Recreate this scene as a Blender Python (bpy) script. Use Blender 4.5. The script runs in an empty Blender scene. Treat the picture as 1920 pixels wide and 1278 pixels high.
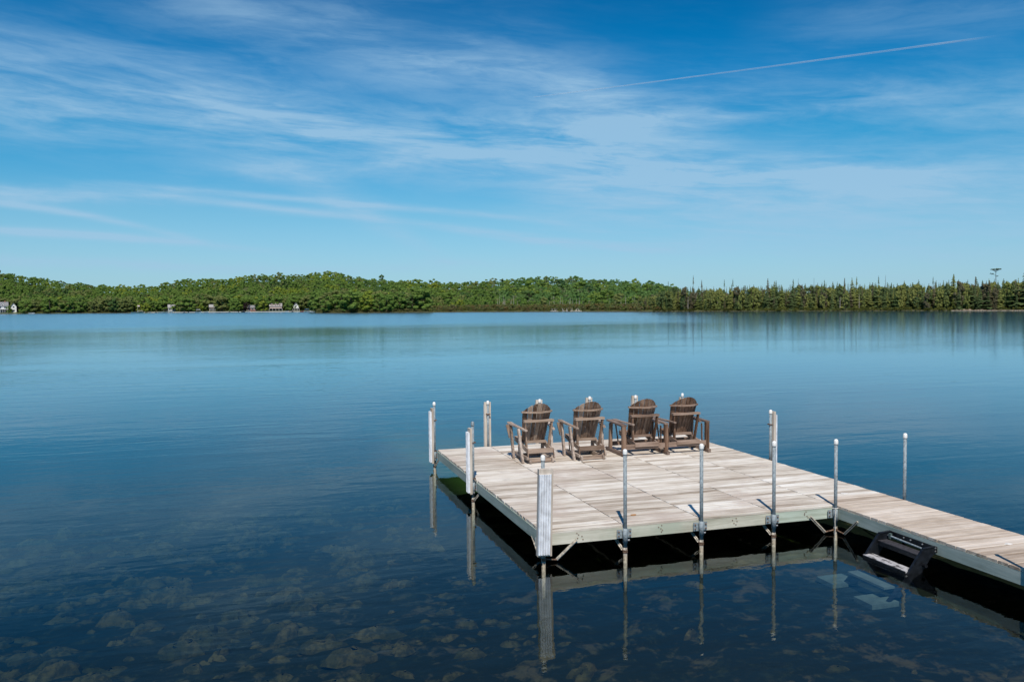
import bpy, math, random
import numpy as np
from mathutils import Vector, Matrix

random.seed(7)
rng = np.random.default_rng(11)
SC = bpy.context.scene
COL = SC.collection
PI = math.pi

# =====================================================================
# camera, sky, sun, exposure
# =====================================================================
# world axes: +X along the dock's front edge, +Y along its left edge (out over the lake), Z up, water at z = 0
DZ = 0.396                                   # deck surface above the water
CAM = Vector((-3.5435, -10.2425, 2.9643 + DZ))
FPX = 1569.157                               # focal length in pixels of a 1920 px wide picture
PITCH, ROLL, YAW = -0.042703, -0.008340, -0.297911
_cp, _sp, _cy, _sy = math.cos(PITCH), math.sin(PITCH), math.cos(YAW), math.sin(YAW)
FW = Vector((-_sy * _cp, _cy * _cp, _sp))
_rt = Vector((_cy, _sy, 0.0))
_up = _rt.cross(FW)
RT = _rt * math.cos(ROLL) + _up * math.sin(ROLL)
UP = _up * math.cos(ROLL) - _rt * math.sin(ROLL)
cam_d = bpy.data.cameras.new('camera')
cam_d.sensor_width = 36.0
cam_d.sensor_fit = 'HORIZONTAL'
cam_d.lens = FPX / 1920.0 * 36.0
cam_d.clip_start = 0.1
cam_d.clip_end = 120000.0
cam = bpy.data.objects.new('camera', cam_d)
COL.objects.link(cam)
m = Matrix((RT, UP, -FW)).transposed().to_4x4()
m.translation = CAM
cam.matrix_world = m
SC.camera = cam

SUN_ELEV = math.radians(52.0)
SUN_AZ = math.atan2(0.24, 0.766) + PI        # compass-like angle from +Y towards +X of the sun's own place
sun_d = bpy.data.lights.new('sun', 'SUN')
sun_d.energy = 4.6
sun_d.angle = math.radians(0.53)
sun_d.color = (1.0, 0.93, 0.83)
sun = bpy.data.objects.new('sun', sun_d)
COL.objects.link(sun)
to_sun = Vector((math.sin(SUN_AZ) * math.cos(SUN_ELEV), math.cos(SUN_AZ) * math.cos(SUN_ELEV), math.sin(SUN_ELEV)))
sun.rotation_euler = to_sun.to_track_quat('Z', 'Y').to_euler()
sun.location = (0, 0, 60)

SC.view_settings.view_transform = 'Standard'
SC.view_settings.look = 'None'
SC.view_settings.gamma = 1.0
SC.view_settings.use_curve_mapping = False
SC.view_settings.exposure = 0.0
SC.cycles.transparent_max_bounces = 24
SC.cycles.max_bounces = 8
SC.cycles.caustics_reflective = False
SC.cycles.caustics_refractive = False


class NT:
    """small helper to write node trees as expressions"""
    def __init__(self, tree):
        self.t = tree

    def n(self, typ, **kw):
        nd = self.t.nodes.new(typ)
        for k, v in kw.items():
            setattr(nd, k, v)
        return nd

    def put(self, sock, v):
        if isinstance(v, bpy.types.NodeSocket):
            self.t.links.new(v, sock)
        elif v is not None:
            if isinstance(v, (tuple, list)) and len(v) == 3 and sock.type == 'RGBA':
                v = (*v, 1.0)
            sock.default_value = v

    def m(self, op, a, b=None, c=None, clamp=False):
        nd = self.n('ShaderNodeMath', operation=op, use_clamp=clamp)
        self.put(nd.inputs[0], a)
        if b is not None: self.put(nd.inputs[1], b)
        if c is not None: self.put(nd.inputs[2], c)
        return nd.outputs[0]

    def add(self, a, b): return self.m('ADD', a, b)
    def sub(self, a, b): return self.m('SUBTRACT', a, b)
    def mul(self, a, b): return self.m('MULTIPLY', a, b)

    def vm(self, op, a, b=None):
        nd = self.n('ShaderNodeVectorMath', operation=op)
        self.put(nd.inputs[0], a)
        if b is not None:
            self.put(nd.inputs[3] if op == 'SCALE' else nd.inputs[1], b)
        return nd.outputs[1] if op in ('LENGTH', 'DISTANCE', 'DOT_PRODUCT') else nd.outputs[0]

    def xyz(self, v):
        nd = self.n('ShaderNodeSeparateXYZ'); self.put(nd.inputs[0], v)
        return nd.outputs[0], nd.outputs[1], nd.outputs[2]

    def comb(self, x, y, z):
        nd = self.n('ShaderNodeCombineXYZ')
        for i, v in enumerate((x, y, z)): self.put(nd.inputs[i], v)
        return nd.outputs[0]

    def noise(self, vec, scale, detail=3.0, rough=0.5, dist=0.0, color=False):
        nd = self.n('ShaderNodeTexNoise')
        self.put(nd.inputs['Vector'], vec)
        nd.inputs['Scale'].default_value = scale
        nd.inputs['Detail'].default_value = detail
        nd.inputs['Roughness'].default_value = rough
        nd.inputs['Distortion'].default_value = dist
        return nd.outputs['Color'] if color else nd.outputs['Fac']

    def sstep(self, v, lo, hi, a=0.0, b=1.0):
        nd = self.n('ShaderNodeMapRange', interpolation_type='SMOOTHSTEP')
        for i, x in enumerate((v, lo, hi, a, b)): self.put(nd.inputs[i], x)
        return nd.outputs[0]

    def lin(self, v, lo, hi, a=0.0, b=1.0):
        nd = self.n('ShaderNodeMapRange')
        for i, x in enumerate((v, lo, hi, a, b)): self.put(nd.inputs[i], x)
        return nd.outputs[0]

    def mix(self, f, a, b, typ='MIX'):
        nd = self.n('ShaderNodeMix', data_type='RGBA', blend_type=typ)
        self.put(nd.inputs[0], f); self.put(nd.inputs[6], a); self.put(nd.inputs[7], b)
        return nd.outputs[2]

    def ramp(self, f, stops):
        nd = self.n('ShaderNodeValToRGB')
        e = nd.color_ramp.elements
        while len(e) < len(stops): e.new(0.5)
        for i, (p, c) in enumerate(stops):
            e[i].position = p; e[i].color = (*c, 1.0)
        self.put(nd.inputs[0], f)
        return nd.outputs[0]


world = bpy.data.worlds.new('World')
SC.world = world
world.use_nodes = True
T = NT(world.node_tree)
bg = world.node_tree.nodes['Background']
sky = T.n('ShaderNodeTexSky', sky_type='NISHITA')
sky.sun_disc = False
sky.sun_elevation = SUN_ELEV
sky.sun_rotation = SUN_AZ
sky.altitude = 200.0
sky.air_density = 1.0
sky.dust_density = 0.4
sky.ozone_density = 3.0
SKY_STRENGTH = 0.085
# colour grade of clear northern air: deep cyan-blue overhead, pale blue at the horizon
_d = T.n('ShaderNodeTexCoord').outputs['Generated']
_, _, _z = T.xyz(T.vm('NORMALIZE', _d))
def deg(a): return math.sin(math.radians(a)) 
grade = T.ramp(T.m('MAXIMUM', _z, 0.0), [(0.0, (0.50, 0.80, 1.0)), (deg(3), (0.46, 0.78, 0.97)), (deg(6), (0.36, 0.78, 0.93)), (deg(11), (0.045, 0.72, 0.95)),
                                         (deg(15), (0.008, 0.63, 0.94)), (deg(21), (0.005, 0.49, 0.80)), (deg(40), (0.12, 0.48, 0.78))])
skycol = T.vm('SCALE', T.vm('MULTIPLY', sky.outputs[0], grade), 1.26)
# cirrus: veils and streaks over the sky's directions (azimuth from the lake's axis, elevation), in radians
gen = T.n('ShaderNodeTexCoord').outputs['Generated']
dx, dy, dz = T.xyz(T.vm('NORMALIZE', gen))
AZ0 = -YAW
az = T.sub(T.m('ARCTAN2', dx, dy), AZ0)
el = T.m('ARCSINE', dz)
den = T.m('MAXIMUM', T.add(dz, 0.12), 0.03)
cx_, cy_ = T.m('DIVIDE', dx, den), T.m('DIVIDE', dy, den)
cvec = T.comb(cx_, cy_, 0.0)
warp = T.vm('SCALE', T.vm('SUBTRACT', T.noise(cvec, 0.55, 3.0, 0.55, color=True), (0.5, 0.5, 0.5)), 0.9)
wv = T.vm('ADD', cvec, warp)
avec = T.comb(az, T.add(T.mul(el, 6.5), T.mul(az, 0.42)), 0.0)
aw = T.vm('ADD', avec, T.vm('SCALE', T.vm('SUBTRACT', T.noise(avec, 2.2, 3.0, 0.6, color=True), (0.5, 0.5, 0.5)), 0.32))
wisp = T.noise(aw, 4.2, 9.0, 0.66)
mp = T.n('ShaderNodeMapping'); T.put(mp.inputs[0], wv)
mp.inputs['Rotation'].default_value = (0, 0, 0.45)
mp.inputs['Scale'].default_value = (0.5, 1.7, 1.0)
broad = T.noise(mp.outputs[0], 1.1, 7.0, 0.62)
azw = T.add(az, T.mul(T.sub(T.noise(avec, 3.5, 4.0, 0.6), 0.5), 0.10))
elw = T.add(el, T.mul(T.sub(T.noise(T.comb(az, T.mul(el, 2.0), 3.0), 4.0, 5.0, 0.65), 0.5), 0.045))


def streak(az0, az1, c0, c1, c2, w, inten, wob=1.0):
    """soft band along el = c0 + c1*a + c2*a^2 between two azimuths"""
    e = elw if wob else el
    curve = T.add(c0, T.mul(az, T.add(c1, T.mul(az, c2))))
    d = T.m('DIVIDE', T.sub(e, curve), w)
    g = T.m('EXPONENT', T.mul(T.mul(d, d), -1.0))
    f = T.mul(T.sstep(azw, az0 - 0.09, az0 + 0.09), T.sstep(azw, az1 - 0.09, az1 + 0.09, 1.0, 0.0))
    return T.mul(T.mul(g, f), inten)


def pa(x): return (x - 960.0) / FPX
def pe(y, x=960): return ((572.0 - (x - 960) * 0.0083) - y) / FPX
def fit(p):
    a = np.array([math.atan(pa(x)) for x, y in p])
    e = np.array([math.atan(pe(y, x) * math.cos(math.atan(pa(x)))) for x, y in p])
    k = np.polyfit(a, e, 2)
    return float(k[2]), float(k[1]), float(k[0])


def band(p, w, inten, wob=1.0):
    c = fit(p)
    return streak(math.atan(pa(p[0][0])), math.atan(pa(p[-1][0])), c[0], c[1], c[2], w / FPX, inten, wob)


bands = [
    band([(-200, 165), (400, 235), (960, 278), (1300, 310)], 66, 0.74),
    band([(500, 262), (1000, 300), (1740, 335)], 46, 0.50),
    band([(300, 0), (700, 85), (1150, 190)], 72, 0.38),
    band([(-300, 80), (100, 125), (560, 200)], 62, 0.32),
    band([(1000, 230), (1400, 195), (2100, 215)], 50, 0.44),
    band([(1150, 300), (1500, 330), (1720, 325)], 14, 0.45),
    band([(1050, 390), (1600, 380), (2300, 350)], 85, 0.64),
    band([(700, 120), (1000, 150), (1300, 250)], 42, 0.34),
    band([(-200, 355), (120, 368), (300, 374)], 12, 0.75),
    band([(200, 345), (600, 378), (1000, 412)], 6, 0.55, 0),
    band([(250, 360), (700, 412), (1150, 462)], 7, 0.60, 0),
    band([(-100, 372), (150, 402), (330, 440)], 6, 0.70, 0),
    band([(-200, 428), (100, 438), (460, 466)], 6.5, 0.85, 0),
    band([(570, 350), (700, 410), (830, 500)], 20, 0.48),
    band([(430, 315), (530, 320), (640, 345)], 16, 0.50),
    band([(820, 425), (1000, 452), (1250, 470)], 6, 0.45, 0),
    band([(1080, 255), (1350, 215), (1620, 192)], 14, 0.44),
    band([(-200, 480), (300, 500), (900, 505)], 10, 0.28),
    band([(1500, 60), (1800, 20), (2200, -30)], 60, 0.26),
]
bsum = bands[0]
for b in bands[1:]:
    bsum = T.add(bsum, b)
tex = T.add(T.add(T.mul(T.sstep(wisp, 0.30, 0.70), 0.85), T.mul(T.sstep(broad, 0.35, 0.70), 0.30)), 0.07)
veil = T.mul(T.mul(T.sstep(broad, 0.44, 0.78), T.sstep(wisp, 0.32, 0.75)), 0.16)
lowhaze = T.sstep(el, -0.02, 0.18, 0.50, 0.0)
cov = T.m('MINIMUM', T.add(T.add(T.mul(bsum, tex), veil), lowhaze), 0.80)
cov = T.mul(cov, T.sstep(el, -0.03, 0.0))
cloud_rad = T.mix(0.0, (4.2, 6.7, 9.0), (4.2, 6.7, 9.0))
T.put(bg.inputs['Color'], T.mix(cov, skycol, cloud_rad))
bg.inputs['Strength'].default_value = SKY_STRENGTH

# =====================================================================
# helpers
# =====================================================================
class MB:
    def __init__(self):
        self.v, self.f = [], []

    def add(self, verts, faces):
        o = len(self.v)
        self.v += [tuple(p) for p in verts]
        self.f += [tuple(i + o for i in f) for f in faces]
        return self

    def box(self, c, s, rot=None):
        hx, hy, hz = s[0] / 2, s[1] / 2, s[2] / 2
        pts = [Vector((x, y, z)) for z in (-hz, hz) for y in (-hy, hy) for x in (-hx, hx)]
        if rot is not None: pts = [rot @ p for p in pts]
        c = Vector(c)
        return self.add([p + c for p in pts], [(0, 2, 3, 1), (4, 5, 7, 6), (0, 1, 5, 4), (2, 6, 7, 3), (0, 4, 6, 2), (1, 3, 7, 5)])

    def bar(self, p0, p1, w, h, up=(0, 0, 1)):
        """rectangular bar between two points; w across, h along `up`"""
        p0, p1 = Vector(p0), Vector(p1)
        d = (p1 - p0); L = d.length; d = d / L
        u = Vector(up); s = d.cross(u)
        if s.length < 1e-4: s = d.cross(Vector((1, 0, 0)))
        s.normalize(); u = s.cross(d)
        R = Matrix((s, d, u)).transposed()
        return self.box((p0 + p1) / 2, (w, L, h), R)

    def tube(self, p0, p1, r0, r1=None, n=10, caps=True):
        p0, p1 = Vector(p0), Vector(p1)
        r1 = r0 if r1 is None else r1
        d = (p1 - p0).normalized()
        a = d.orthogonal().normalized(); b = d.cross(a)
        pts = []
        for p, r in ((p0, r0), (p1, r1)):
            for k in range(n):
                t = 2 * PI * k / n
                pts.append(p + (a * math.cos(t) + b * math.sin(t)) * r)
        fs = [(k, (k + 1) % n, n + (k + 1) % n, n + k) for k in range(n)]
        if caps:
            fs += [tuple(range(n - 1, -1, -1)), tuple(range(n, 2 * n))]
        return self.add(pts, fs)

    def lathe(self, c, prof, n=12):
        c = Vector(c); pts = []; fs = []
        for r, z in prof:
            for k in range(n):
                t = 2 * PI * k / n
                pts.append(c + Vector((r * math.cos(t), r * math.sin(t), z)))
        for j in range(len(prof) - 1):
            for k in range(n):
                fs.append((j * n + k, j * n + (k + 1) % n, (j + 1) * n + (k + 1) % n, (j + 1) * n + k))
        fs += [tuple(range(n - 1, -1, -1)), tuple(range((len(prof) - 1) * n, len(prof) * n))]
        return self.add(pts, fs)

    def prism(self, poly, origin, ax, ay, az_, depth):
        """extrude the 2D polygon (in axes ax, ay) along az_ by depth"""
        o = Vector(origin); ax, ay, az_ = Vector(ax), Vector(ay), Vector(az_)
        n = len(poly)
        pts = [o + ax * x + ay * y for x, y in poly] + [o + ax * x + ay * y + az_ * depth for x, y in poly]
        fs = [tuple(range(n - 1, -1, -1)), tuple(range(n, 2 * n))]
        fs += [(k, (k + 1) % n, n + (k + 1) % n, n + k) for k in range(n)]
        return self.add(pts, fs)

    def mesh(self, name, mat, smooth=False):
        me = bpy.data.meshes.new(name)
        me.from_pydata(self.v, [], self.f)
        if mat: me.materials.append(mat)
        if smooth:
            me.polygons.foreach_set('use_smooth', [True] * len(me.polygons))
        me.update()
        return me

    def obj(self, name, mat, parent=None, smooth=False):
        return link(name, self.mesh(name, mat, smooth), parent)


def link(name, data, parent=None, loc=None, rotz=0.0):
    o = bpy.data.objects.new(name, data)
    COL.objects.link(o)
    if parent is not None: o.parent = parent
    if loc is not None: o.location = loc
    if rotz: o.rotation_euler = (0, 0, rotz)
    return o


def tag(o, label, cat, group=None):
    o['label'] = label; o['category'] = cat
    if group: o['group'] = group
    return o


def thing(name, label, cat, loc=(0, 0, 0), rotz=0.0, group=None):
    return tag(link(name, None, None, loc, rotz), label, cat, group)


def setting(o, kind='structure'):
    o['kind'] = kind
    return o


def principled(name):
    mt = bpy.data.materials.new(name)
    mt.use_nodes = True
    return mt, NT(mt.node_tree), mt.node_tree.nodes['Principled BSDF']


def plain(name, col, rough=0.6, metal=0.0, var=0.12, scale=6.0, spec=0.4, bump=0.0):
    mt, t, b = principled(name)
    oc = t.n('ShaderNodeTexCoord').outputs['Object']
    n = t.noise(oc, scale, 5.0, 0.6)
    c0 = tuple(max(0.0, x * (1 - var * 1.6)) for x in col); c1 = tuple(min(1.0, x * (1 + var)) for x in col)
    t.put(b.inputs['Base Color'], t.mix(t.sstep(n, 0.3, 0.7), c0, c1))
    b.inputs['Roughness'].default_value = rough
    b.inputs['Metallic'].default_value = metal
    b.inputs['Specular IOR Level'].default_value = spec
    if bump:
        bp = t.n('ShaderNodeBump'); bp.inputs['Strength'].default_value = bump
        bp.inputs['Distance'].default_value = 0.01
        t.put(bp.inputs['Height'], n); t.put(b.inputs['Normal'], bp.outputs[0])
    return mt


def wood(name, dark, mid, light, axis=0, grain=18.0, objvar=0.25, rough=0.8, blotch=None):
    """weathered timber: grain runs along object axis `axis`; every piece takes its own tone"""
    mt, t, b = principled(name)
    oc = t.n('ShaderNodeTexCoord').outputs['Object']
    oi = t.n('ShaderNodeObjectInfo')
    rnd = oi.outputs['Random']
    off = t.comb(t.mul(rnd, 37.0), t.mul(rnd, 91.0), t.mul(rnd, 53.0))
    sc = [1.0, 1.0, 1.0]; sc[axis] = 0.05
    v = t.vm('ADD', t.vm('MULTIPLY', oc, tuple(sc)), off)
    g = t.noise(v, grain, 6.0, 0.65, 0.4)
    fine = t.noise(v, grain * 5.0, 3.0, 0.6)
    sc2 = [1.0, 1.0, 1.0]; sc2[axis] = 0.35
    big = t.noise(t.vm('ADD', t.vm('MULTIPLY', oc, tuple(sc2)), off), 3.0, 4.0, 0.6)
    f = t.add(t.add(t.mul(t.sub(g, 0.5), 1.5), t.mul(t.sub(fine, 0.5), 0.55)), t.mul(t.sub(big, 0.5), 1.1))
    f = t.add(t.add(f, 0.5), t.mul(t.sub(rnd, 0.5), objvar))
    col = t.ramp(f, [(0.08, dark), (0.5, mid), (0.92, light)])
    wp = t.n('ShaderNodeNewGeometry').outputs['Position']
    if blotch:
        p = t.noise(wp, 0.9, 5.0, 0.65)
        col = t.mix(t.sstep(p, 0.46, 0.72, 0.0, 0.78), col, blotch)
        q = t.noise(wp, 2.6, 4.0, 0.6)
        col = t.mix(t.sstep(q, 0.60, 0.75, 0.0, 0.38), col, tuple(x * 0.55 for x in mid))
    t.put(b.inputs['Base Color'], col)
    b.inputs['Roughness'].default_value = rough
    b.inputs['Specular IOR Level'].default_value = 0.25
    bp = t.n('ShaderNodeBump'); bp.inputs['Strength'].default_value = 0.5
    bp.inputs['Distance'].default_value = 0.004
    t.put(bp.inputs['Height'], t.add(g, t.mul(fine, 0.6)))
    t.put(b.inputs['Normal'], bp.outputs[0])
    return mt


M = {}
M['deck'] = wood('deck_wood', (0.28, 0.22, 0.165), (0.59, 0.53, 0.455), (0.79, 0.755, 0.695), 0, 16.0, 0.46, 0.85, (0.44, 0.36, 0.305))
M['walk'] = wood('walkway_wood', (0.28, 0.21, 0.155), (0.53, 0.445, 0.365), (0.71, 0.63, 0.55), 0, 16.0, 0.50, 0.85, (0.36, 0.28, 0.21))
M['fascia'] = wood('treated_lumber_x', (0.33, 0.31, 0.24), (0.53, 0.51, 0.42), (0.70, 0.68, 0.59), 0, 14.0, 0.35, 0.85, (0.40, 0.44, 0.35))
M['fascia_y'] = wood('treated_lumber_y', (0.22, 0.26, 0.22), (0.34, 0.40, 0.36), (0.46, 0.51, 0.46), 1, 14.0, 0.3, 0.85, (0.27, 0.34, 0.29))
M['chair'] = wood('chair_wood_z', (0.085, 0.048, 0.031), (0.26, 0.175, 0.125), (0.46, 0.35, 0.27), 2, 26.0, 0.55, 0.8)
M['chair_x'] = wood('chair_wood_x', (0.13, 0.083, 0.058), (0.31, 0.225, 0.17), (0.52, 0.41, 0.33), 0, 26.0, 0.35, 0.8)
M['chair_y'] = wood('chair_wood_y', (0.14, 0.10, 0.075), (0.34, 0.265, 0.215), (0.56, 0.48, 0.42), 1, 26.0, 0.35, 0.8)
M['glider'] = wood('glider_wood_z', (0.056, 0.029, 0.017), (0.175, 0.102, 0.066), (0.32, 0.215, 0.155), 2, 26.0, 0.5, 0.8)
M['glider_x'] = wood('glider_wood_x', (0.095, 0.058, 0.042), (0.235, 0.16, 0.12), (0.40, 0.30, 0.24), 0, 26.0, 0.35, 0.8)
M['glider_y'] = wood('glider_wood_y', (0.085, 0.054, 0.042), (0.21, 0.15, 0.12), (0.36, 0.285, 0.24), 1, 26.0, 0.35, 0.8)
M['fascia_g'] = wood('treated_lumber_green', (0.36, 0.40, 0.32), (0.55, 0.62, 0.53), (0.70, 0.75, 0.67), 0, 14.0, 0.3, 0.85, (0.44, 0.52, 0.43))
M['board'] = wood('bumper_board_wood', (0.34, 0.28, 0.22), (0.52, 0.45, 0.38), (0.68, 0.62, 0.55), 2, 20.0, 0.3, 0.85)
M['steel'] = plain('galvanised_steel', (0.25, 0.295, 0.32), 0.62, 0.0, 0.25, 30.0, 0.4)
M['rust'] = plain('rusty_steel', (0.20, 0.125, 0.085), 0.8, 0.1, 0.45, 40.0, 0.3)
M['wet_pipe'] = plain('weathered_pipe', (0.42, 0.38, 0.32), 0.7, 0.1, 0.3, 30.0, 0.3)
M['cap'] = plain('white_plastic_cap', (0.82, 0.81, 0.78), 0.4, 0.0, 0.05, 10.0)
M['vinyl'] = plain('white_ribbed_vinyl', (0.74, 0.76, 0.80), 0.5, 0.0, 0.14, 9.0)
M['black'] = plain('black_step_paint', (0.010, 0.012, 0.016), 0.42, 0.0, 0.4, 20.0, 0.35)
M['tread'] = plain('black_step_tread', (0.045, 0.043, 0.05), 0.7, 0.0, 0.3, 40.0, 0.4)
M['bolt'] = plain('bolt_steel', (0.55, 0.55, 0.55), 0.4, 0.6, 0.1, 10.0)
M['pad'] = plain('pale_step_foot', (0.075, 0.11, 0.105), 0.7, 0.0, 0.15, 8.0)
M['cord'] = plain('white_cord', (0.62, 0.60, 0.56), 0.8, 0.0, 0.2, 30.0)
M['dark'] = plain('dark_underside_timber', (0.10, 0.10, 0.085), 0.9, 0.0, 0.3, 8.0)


# white slip-resistant tread, scuffed dark in streaks
def scuffed(name):
    mt, t, b = principled(name)
    oc = t.n('ShaderNodeTexCoord').outputs['Object']
    n = t.noise(t.vm('MULTIPLY', oc, (1.0, 0.35, 1.0)), 22.0, 5.0, 0.7)
    t.put(b.inputs['Base Color'], t.mix(t.sstep(n, 0.47, 0.60), (0.46, 0.45, 0.46), (0.07, 0.065, 0.065)))
    b.inputs['Roughness'].default_value = 0.7
    return mt
M['grip'] = scuffed('scuffed_pale_tread')

# =====================================================================
# lake: bed, water
# =====================================================================
def fbm(x, y, seed=0, octaves=4, base=0.5):
    r = np.random.default_rng(seed)
    h = np.zeros_like(x); a = 1.0; f = base; tot = 0
    for _ in range(octaves):
        for _k in range(3):
            th = r.uniform(0, 2 * PI); ph = r.uniform(0, 2 * PI)
            w = f * r.uniform(0.7, 1.4)
            h += a * np.sin(2 * PI * w * (x * math.cos(th) + y * math.sin(th)) + ph + 1.3 * np.sin(2 * PI * w * 0.7 * (-x * math.sin(th) + y * math.cos(th)) + ph * 2)) / 3
        tot += a; a *= 0.55; f *= 2.0
    return h / tot


def bed_depth(x, y):
    """depth of the lake bed under the water surface"""
    r = np.hypot(x - 4.5, y + 3.0)
    d = 0.37 + 0.045 * np.clip(r - 2.0, 0, None) + 0.0009 * np.clip(r - 8.0, 0, None) ** 2
    far = np.clip((r - 60.0) / 120.0, 0, 1)
    d = np.minimum(d, 7.5) * (1 - far) + 8.0 * far
    near = np.clip(1 - r / 40.0, 0, 1)
    return d - near * (0.11 * fbm(x, y, 3, 4, 0.45) + 0.05 * fbm(x, y, 5, 3, 1.6)) * np.clip((r - 1.5) / 3.0, 0.12, 1.0)


gx = np.concatenate([[-4500, -1500, -500, -180, -80, -45], np.arange(-28, 14.01, 0.16), [20, 30, 50, 100, 200, 500, 1500, 4500]])
gy = np.concatenate([[-4500, -1500, -500, -150, -60, -30], np.arange(-13, 16.01, 0.16), [20, 28, 40, 60, 100, 200, 500, 1500, 4500]])
X, Y = np.meshgrid(gx, gy)
Zb = -bed_depth(X, Y)
nv = len(gx)
bed_v = np.stack([X.ravel(), Y.ravel(), Zb.ravel()], 1)
ii, jj = np.meshgrid(np.arange(len(gx) - 1), np.arange(len(gy) - 1))
q = (jj * nv + ii).ravel()
bed_f = np.stack([q, q + 1, q + 1 + nv, q + nv], 1)


def np_mesh(name, verts, quads, mat, smooth=False):
    me = bpy.data.meshes.new(name)
    me.vertices.add(len(verts)); me.vertices.foreach_set('co', np.asarray(verts, np.float32).ravel())
    k = quads.shape[1]
    me.loops.add(quads.size); me.loops.foreach_set('vertex_index', np.asarray(quads, np.int32).ravel())
    me.polygons.add(len(quads)); me.polygons.foreach_set('loop_start', np.arange(0, quads.size, k, dtype=np.int32))
    me.update(calc_edges=True)
    if smooth: me.polygons.foreach_set('use_smooth', np.ones(len(quads), bool))
    if mat: me.materials.append(mat)
    return me


mt, t, b = principled('lake_bed_mud')
wp = t.n('ShaderNodeNewGeometry').outputs['Position']
wpw = t.vm('ADD', wp, t.vm('SCALE', t.vm('SUBTRACT', t.noise(wp, 1.3, 3.0, 0.6, color=True), (0.5, 0.5, 0.5)), 0.55))
n1 = t.noise(wpw, 1.7, 5.0, 0.66)
n2 = t.noise(wpw, 4.6, 5.0, 0.68)
n3 = t.noise(wp, 14.0, 4.0, 0.6)
algae = t.sstep(t.add(t.mul(n1, 0.55), t.mul(n2, 0.45)), 0.52, 0.62)
c = t.mix(t.mul(algae, 0.85), (0.008, 0.012, 0.007), (0.072, 0.057, 0.030))
c = t.mix(t.mul(t.sstep(n2, 0.5, 0.68), 0.40), c, (0.036, 0.042, 0.015))
c = t.mix(t.mul(t.sstep(n3, 0.45, 0.7), 0.4), c, (0.014, 0.016, 0.009))
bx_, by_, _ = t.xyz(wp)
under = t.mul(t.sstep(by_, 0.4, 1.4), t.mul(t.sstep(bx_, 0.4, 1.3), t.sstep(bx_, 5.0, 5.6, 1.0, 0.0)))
c = t.mix(t.mul(under, 0.9), c, t.mix(n2, (0.06, 0.10, 0.018), (0.13, 0.16, 0.040)))  # brighter green put into the bed colour below the deck, imitating sunlight there
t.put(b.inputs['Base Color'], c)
b.inputs['Roughness'].default_value = 0.95
b.inputs['Specular IOR Level'].default_value = 0.1
M['bed'] = mt
def bed_mounds():
    """rounded stones and tufts of algae, in drifts"""
    r = np.random.default_rng(41)
    Q = []
    k = 0
    while k < 1500:
        u = r.uniform(-10.5, 4.4); v = r.uniform(-7.5, 7.5)
        if u > -0.5 and v > -0.3: continue
        if r.uniform() > 0.30 + 0.7 * (fbm(np.array([u]), np.array([v]), 8, 3, 0.35)[0] > 0.02): continue
        if u > -0.2 and r.uniform() < 0.85: continue
        if u > 2.2 and v > -3.2: continue
        k += 1
        R = 0.045 + 0.13 * r.uniform() ** 2.2
        R *= 1.1 if u < -2 else 0.7
        a = r.uniform(-0.6, 0.9); ex = r.uniform(0.45, 0.95)
        z = -float(bed_depth(np.array([u]), np.array([v]))[0])
        n_, rings = 9, 3
        P = np.zeros((rings + 1, n_, 3))
        hgt_ = R * r.uniform(0.45, 0.95)
        ph, ph2 = r.uniform(0, 6.28, 2)
        for i in range(rings + 1):
            f = (1.08, 0.90, 0.60, 0.20)[i]
            for j in range(n_):
                t_ = 2 * PI * j / n_
                kk = f * R * (1 + 0.25 * math.sin(2 * t_ + ph) + 0.16 * math.sin(3 * t_ + ph2) + r.uniform(-0.13, 0.13))
                x_, y_ = kk * math.cos(t_) * 1.35, kk * math.sin(t_) * ex
                P[i, j] = (u + x_ * math.cos(a) - y_ * math.sin(a), v + x_ * math.sin(a) + y_ * math.cos(a), z + (-0.12, 0.42, 0.82, 1.0)[i] * hgt_ * r.uniform(0.85, 1.15))
        for i in range(rings):
            for j in range(n_): Q.append([P[i, j], P[i, (j + 1) % n_], P[i + 1, (j + 1) % n_], P[i + 1, j]])
        Q.append([P[3, 0], P[3, 2], P[3, 4], P[3, 6]])
    return np.array(Q)


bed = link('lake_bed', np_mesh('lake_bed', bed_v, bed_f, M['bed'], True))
setting(bed)
mt, t, b = principled('algae_covered_stone')
wp = t.n('ShaderNodeNewGeometry').outputs['Position']
n1 = t.noise(wp, 2.2, 4.0, 0.6); n2 = t.noise(wp, 11.0, 4.0, 0.65)
c = t.mix(t.sstep(n1, 0.35, 0.65), (0.028, 0.030, 0.011), (0.076, 0.062, 0.026))
c = t.mix(t.mul(t.sstep(n2, 0.40, 0.62), 0.8), c, (0.016, 0.018, 0.008))
t.put(b.inputs['Base Color'], c); b.inputs['Roughness'].default_value = 0.95; b.inputs['Specular IOR Level'].default_value = 0.1
_q = bed_mounds()
mo = link('lake_bed_stones', np_mesh('lake_bed_stones', _q.reshape(-1, 3), np.arange(len(_q) * 4).reshape(-1, 4), mt))
setting(mo, 'stuff'); mo['label'] = 'brown algae-covered stones strewn over the shallow lake bed'

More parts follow.
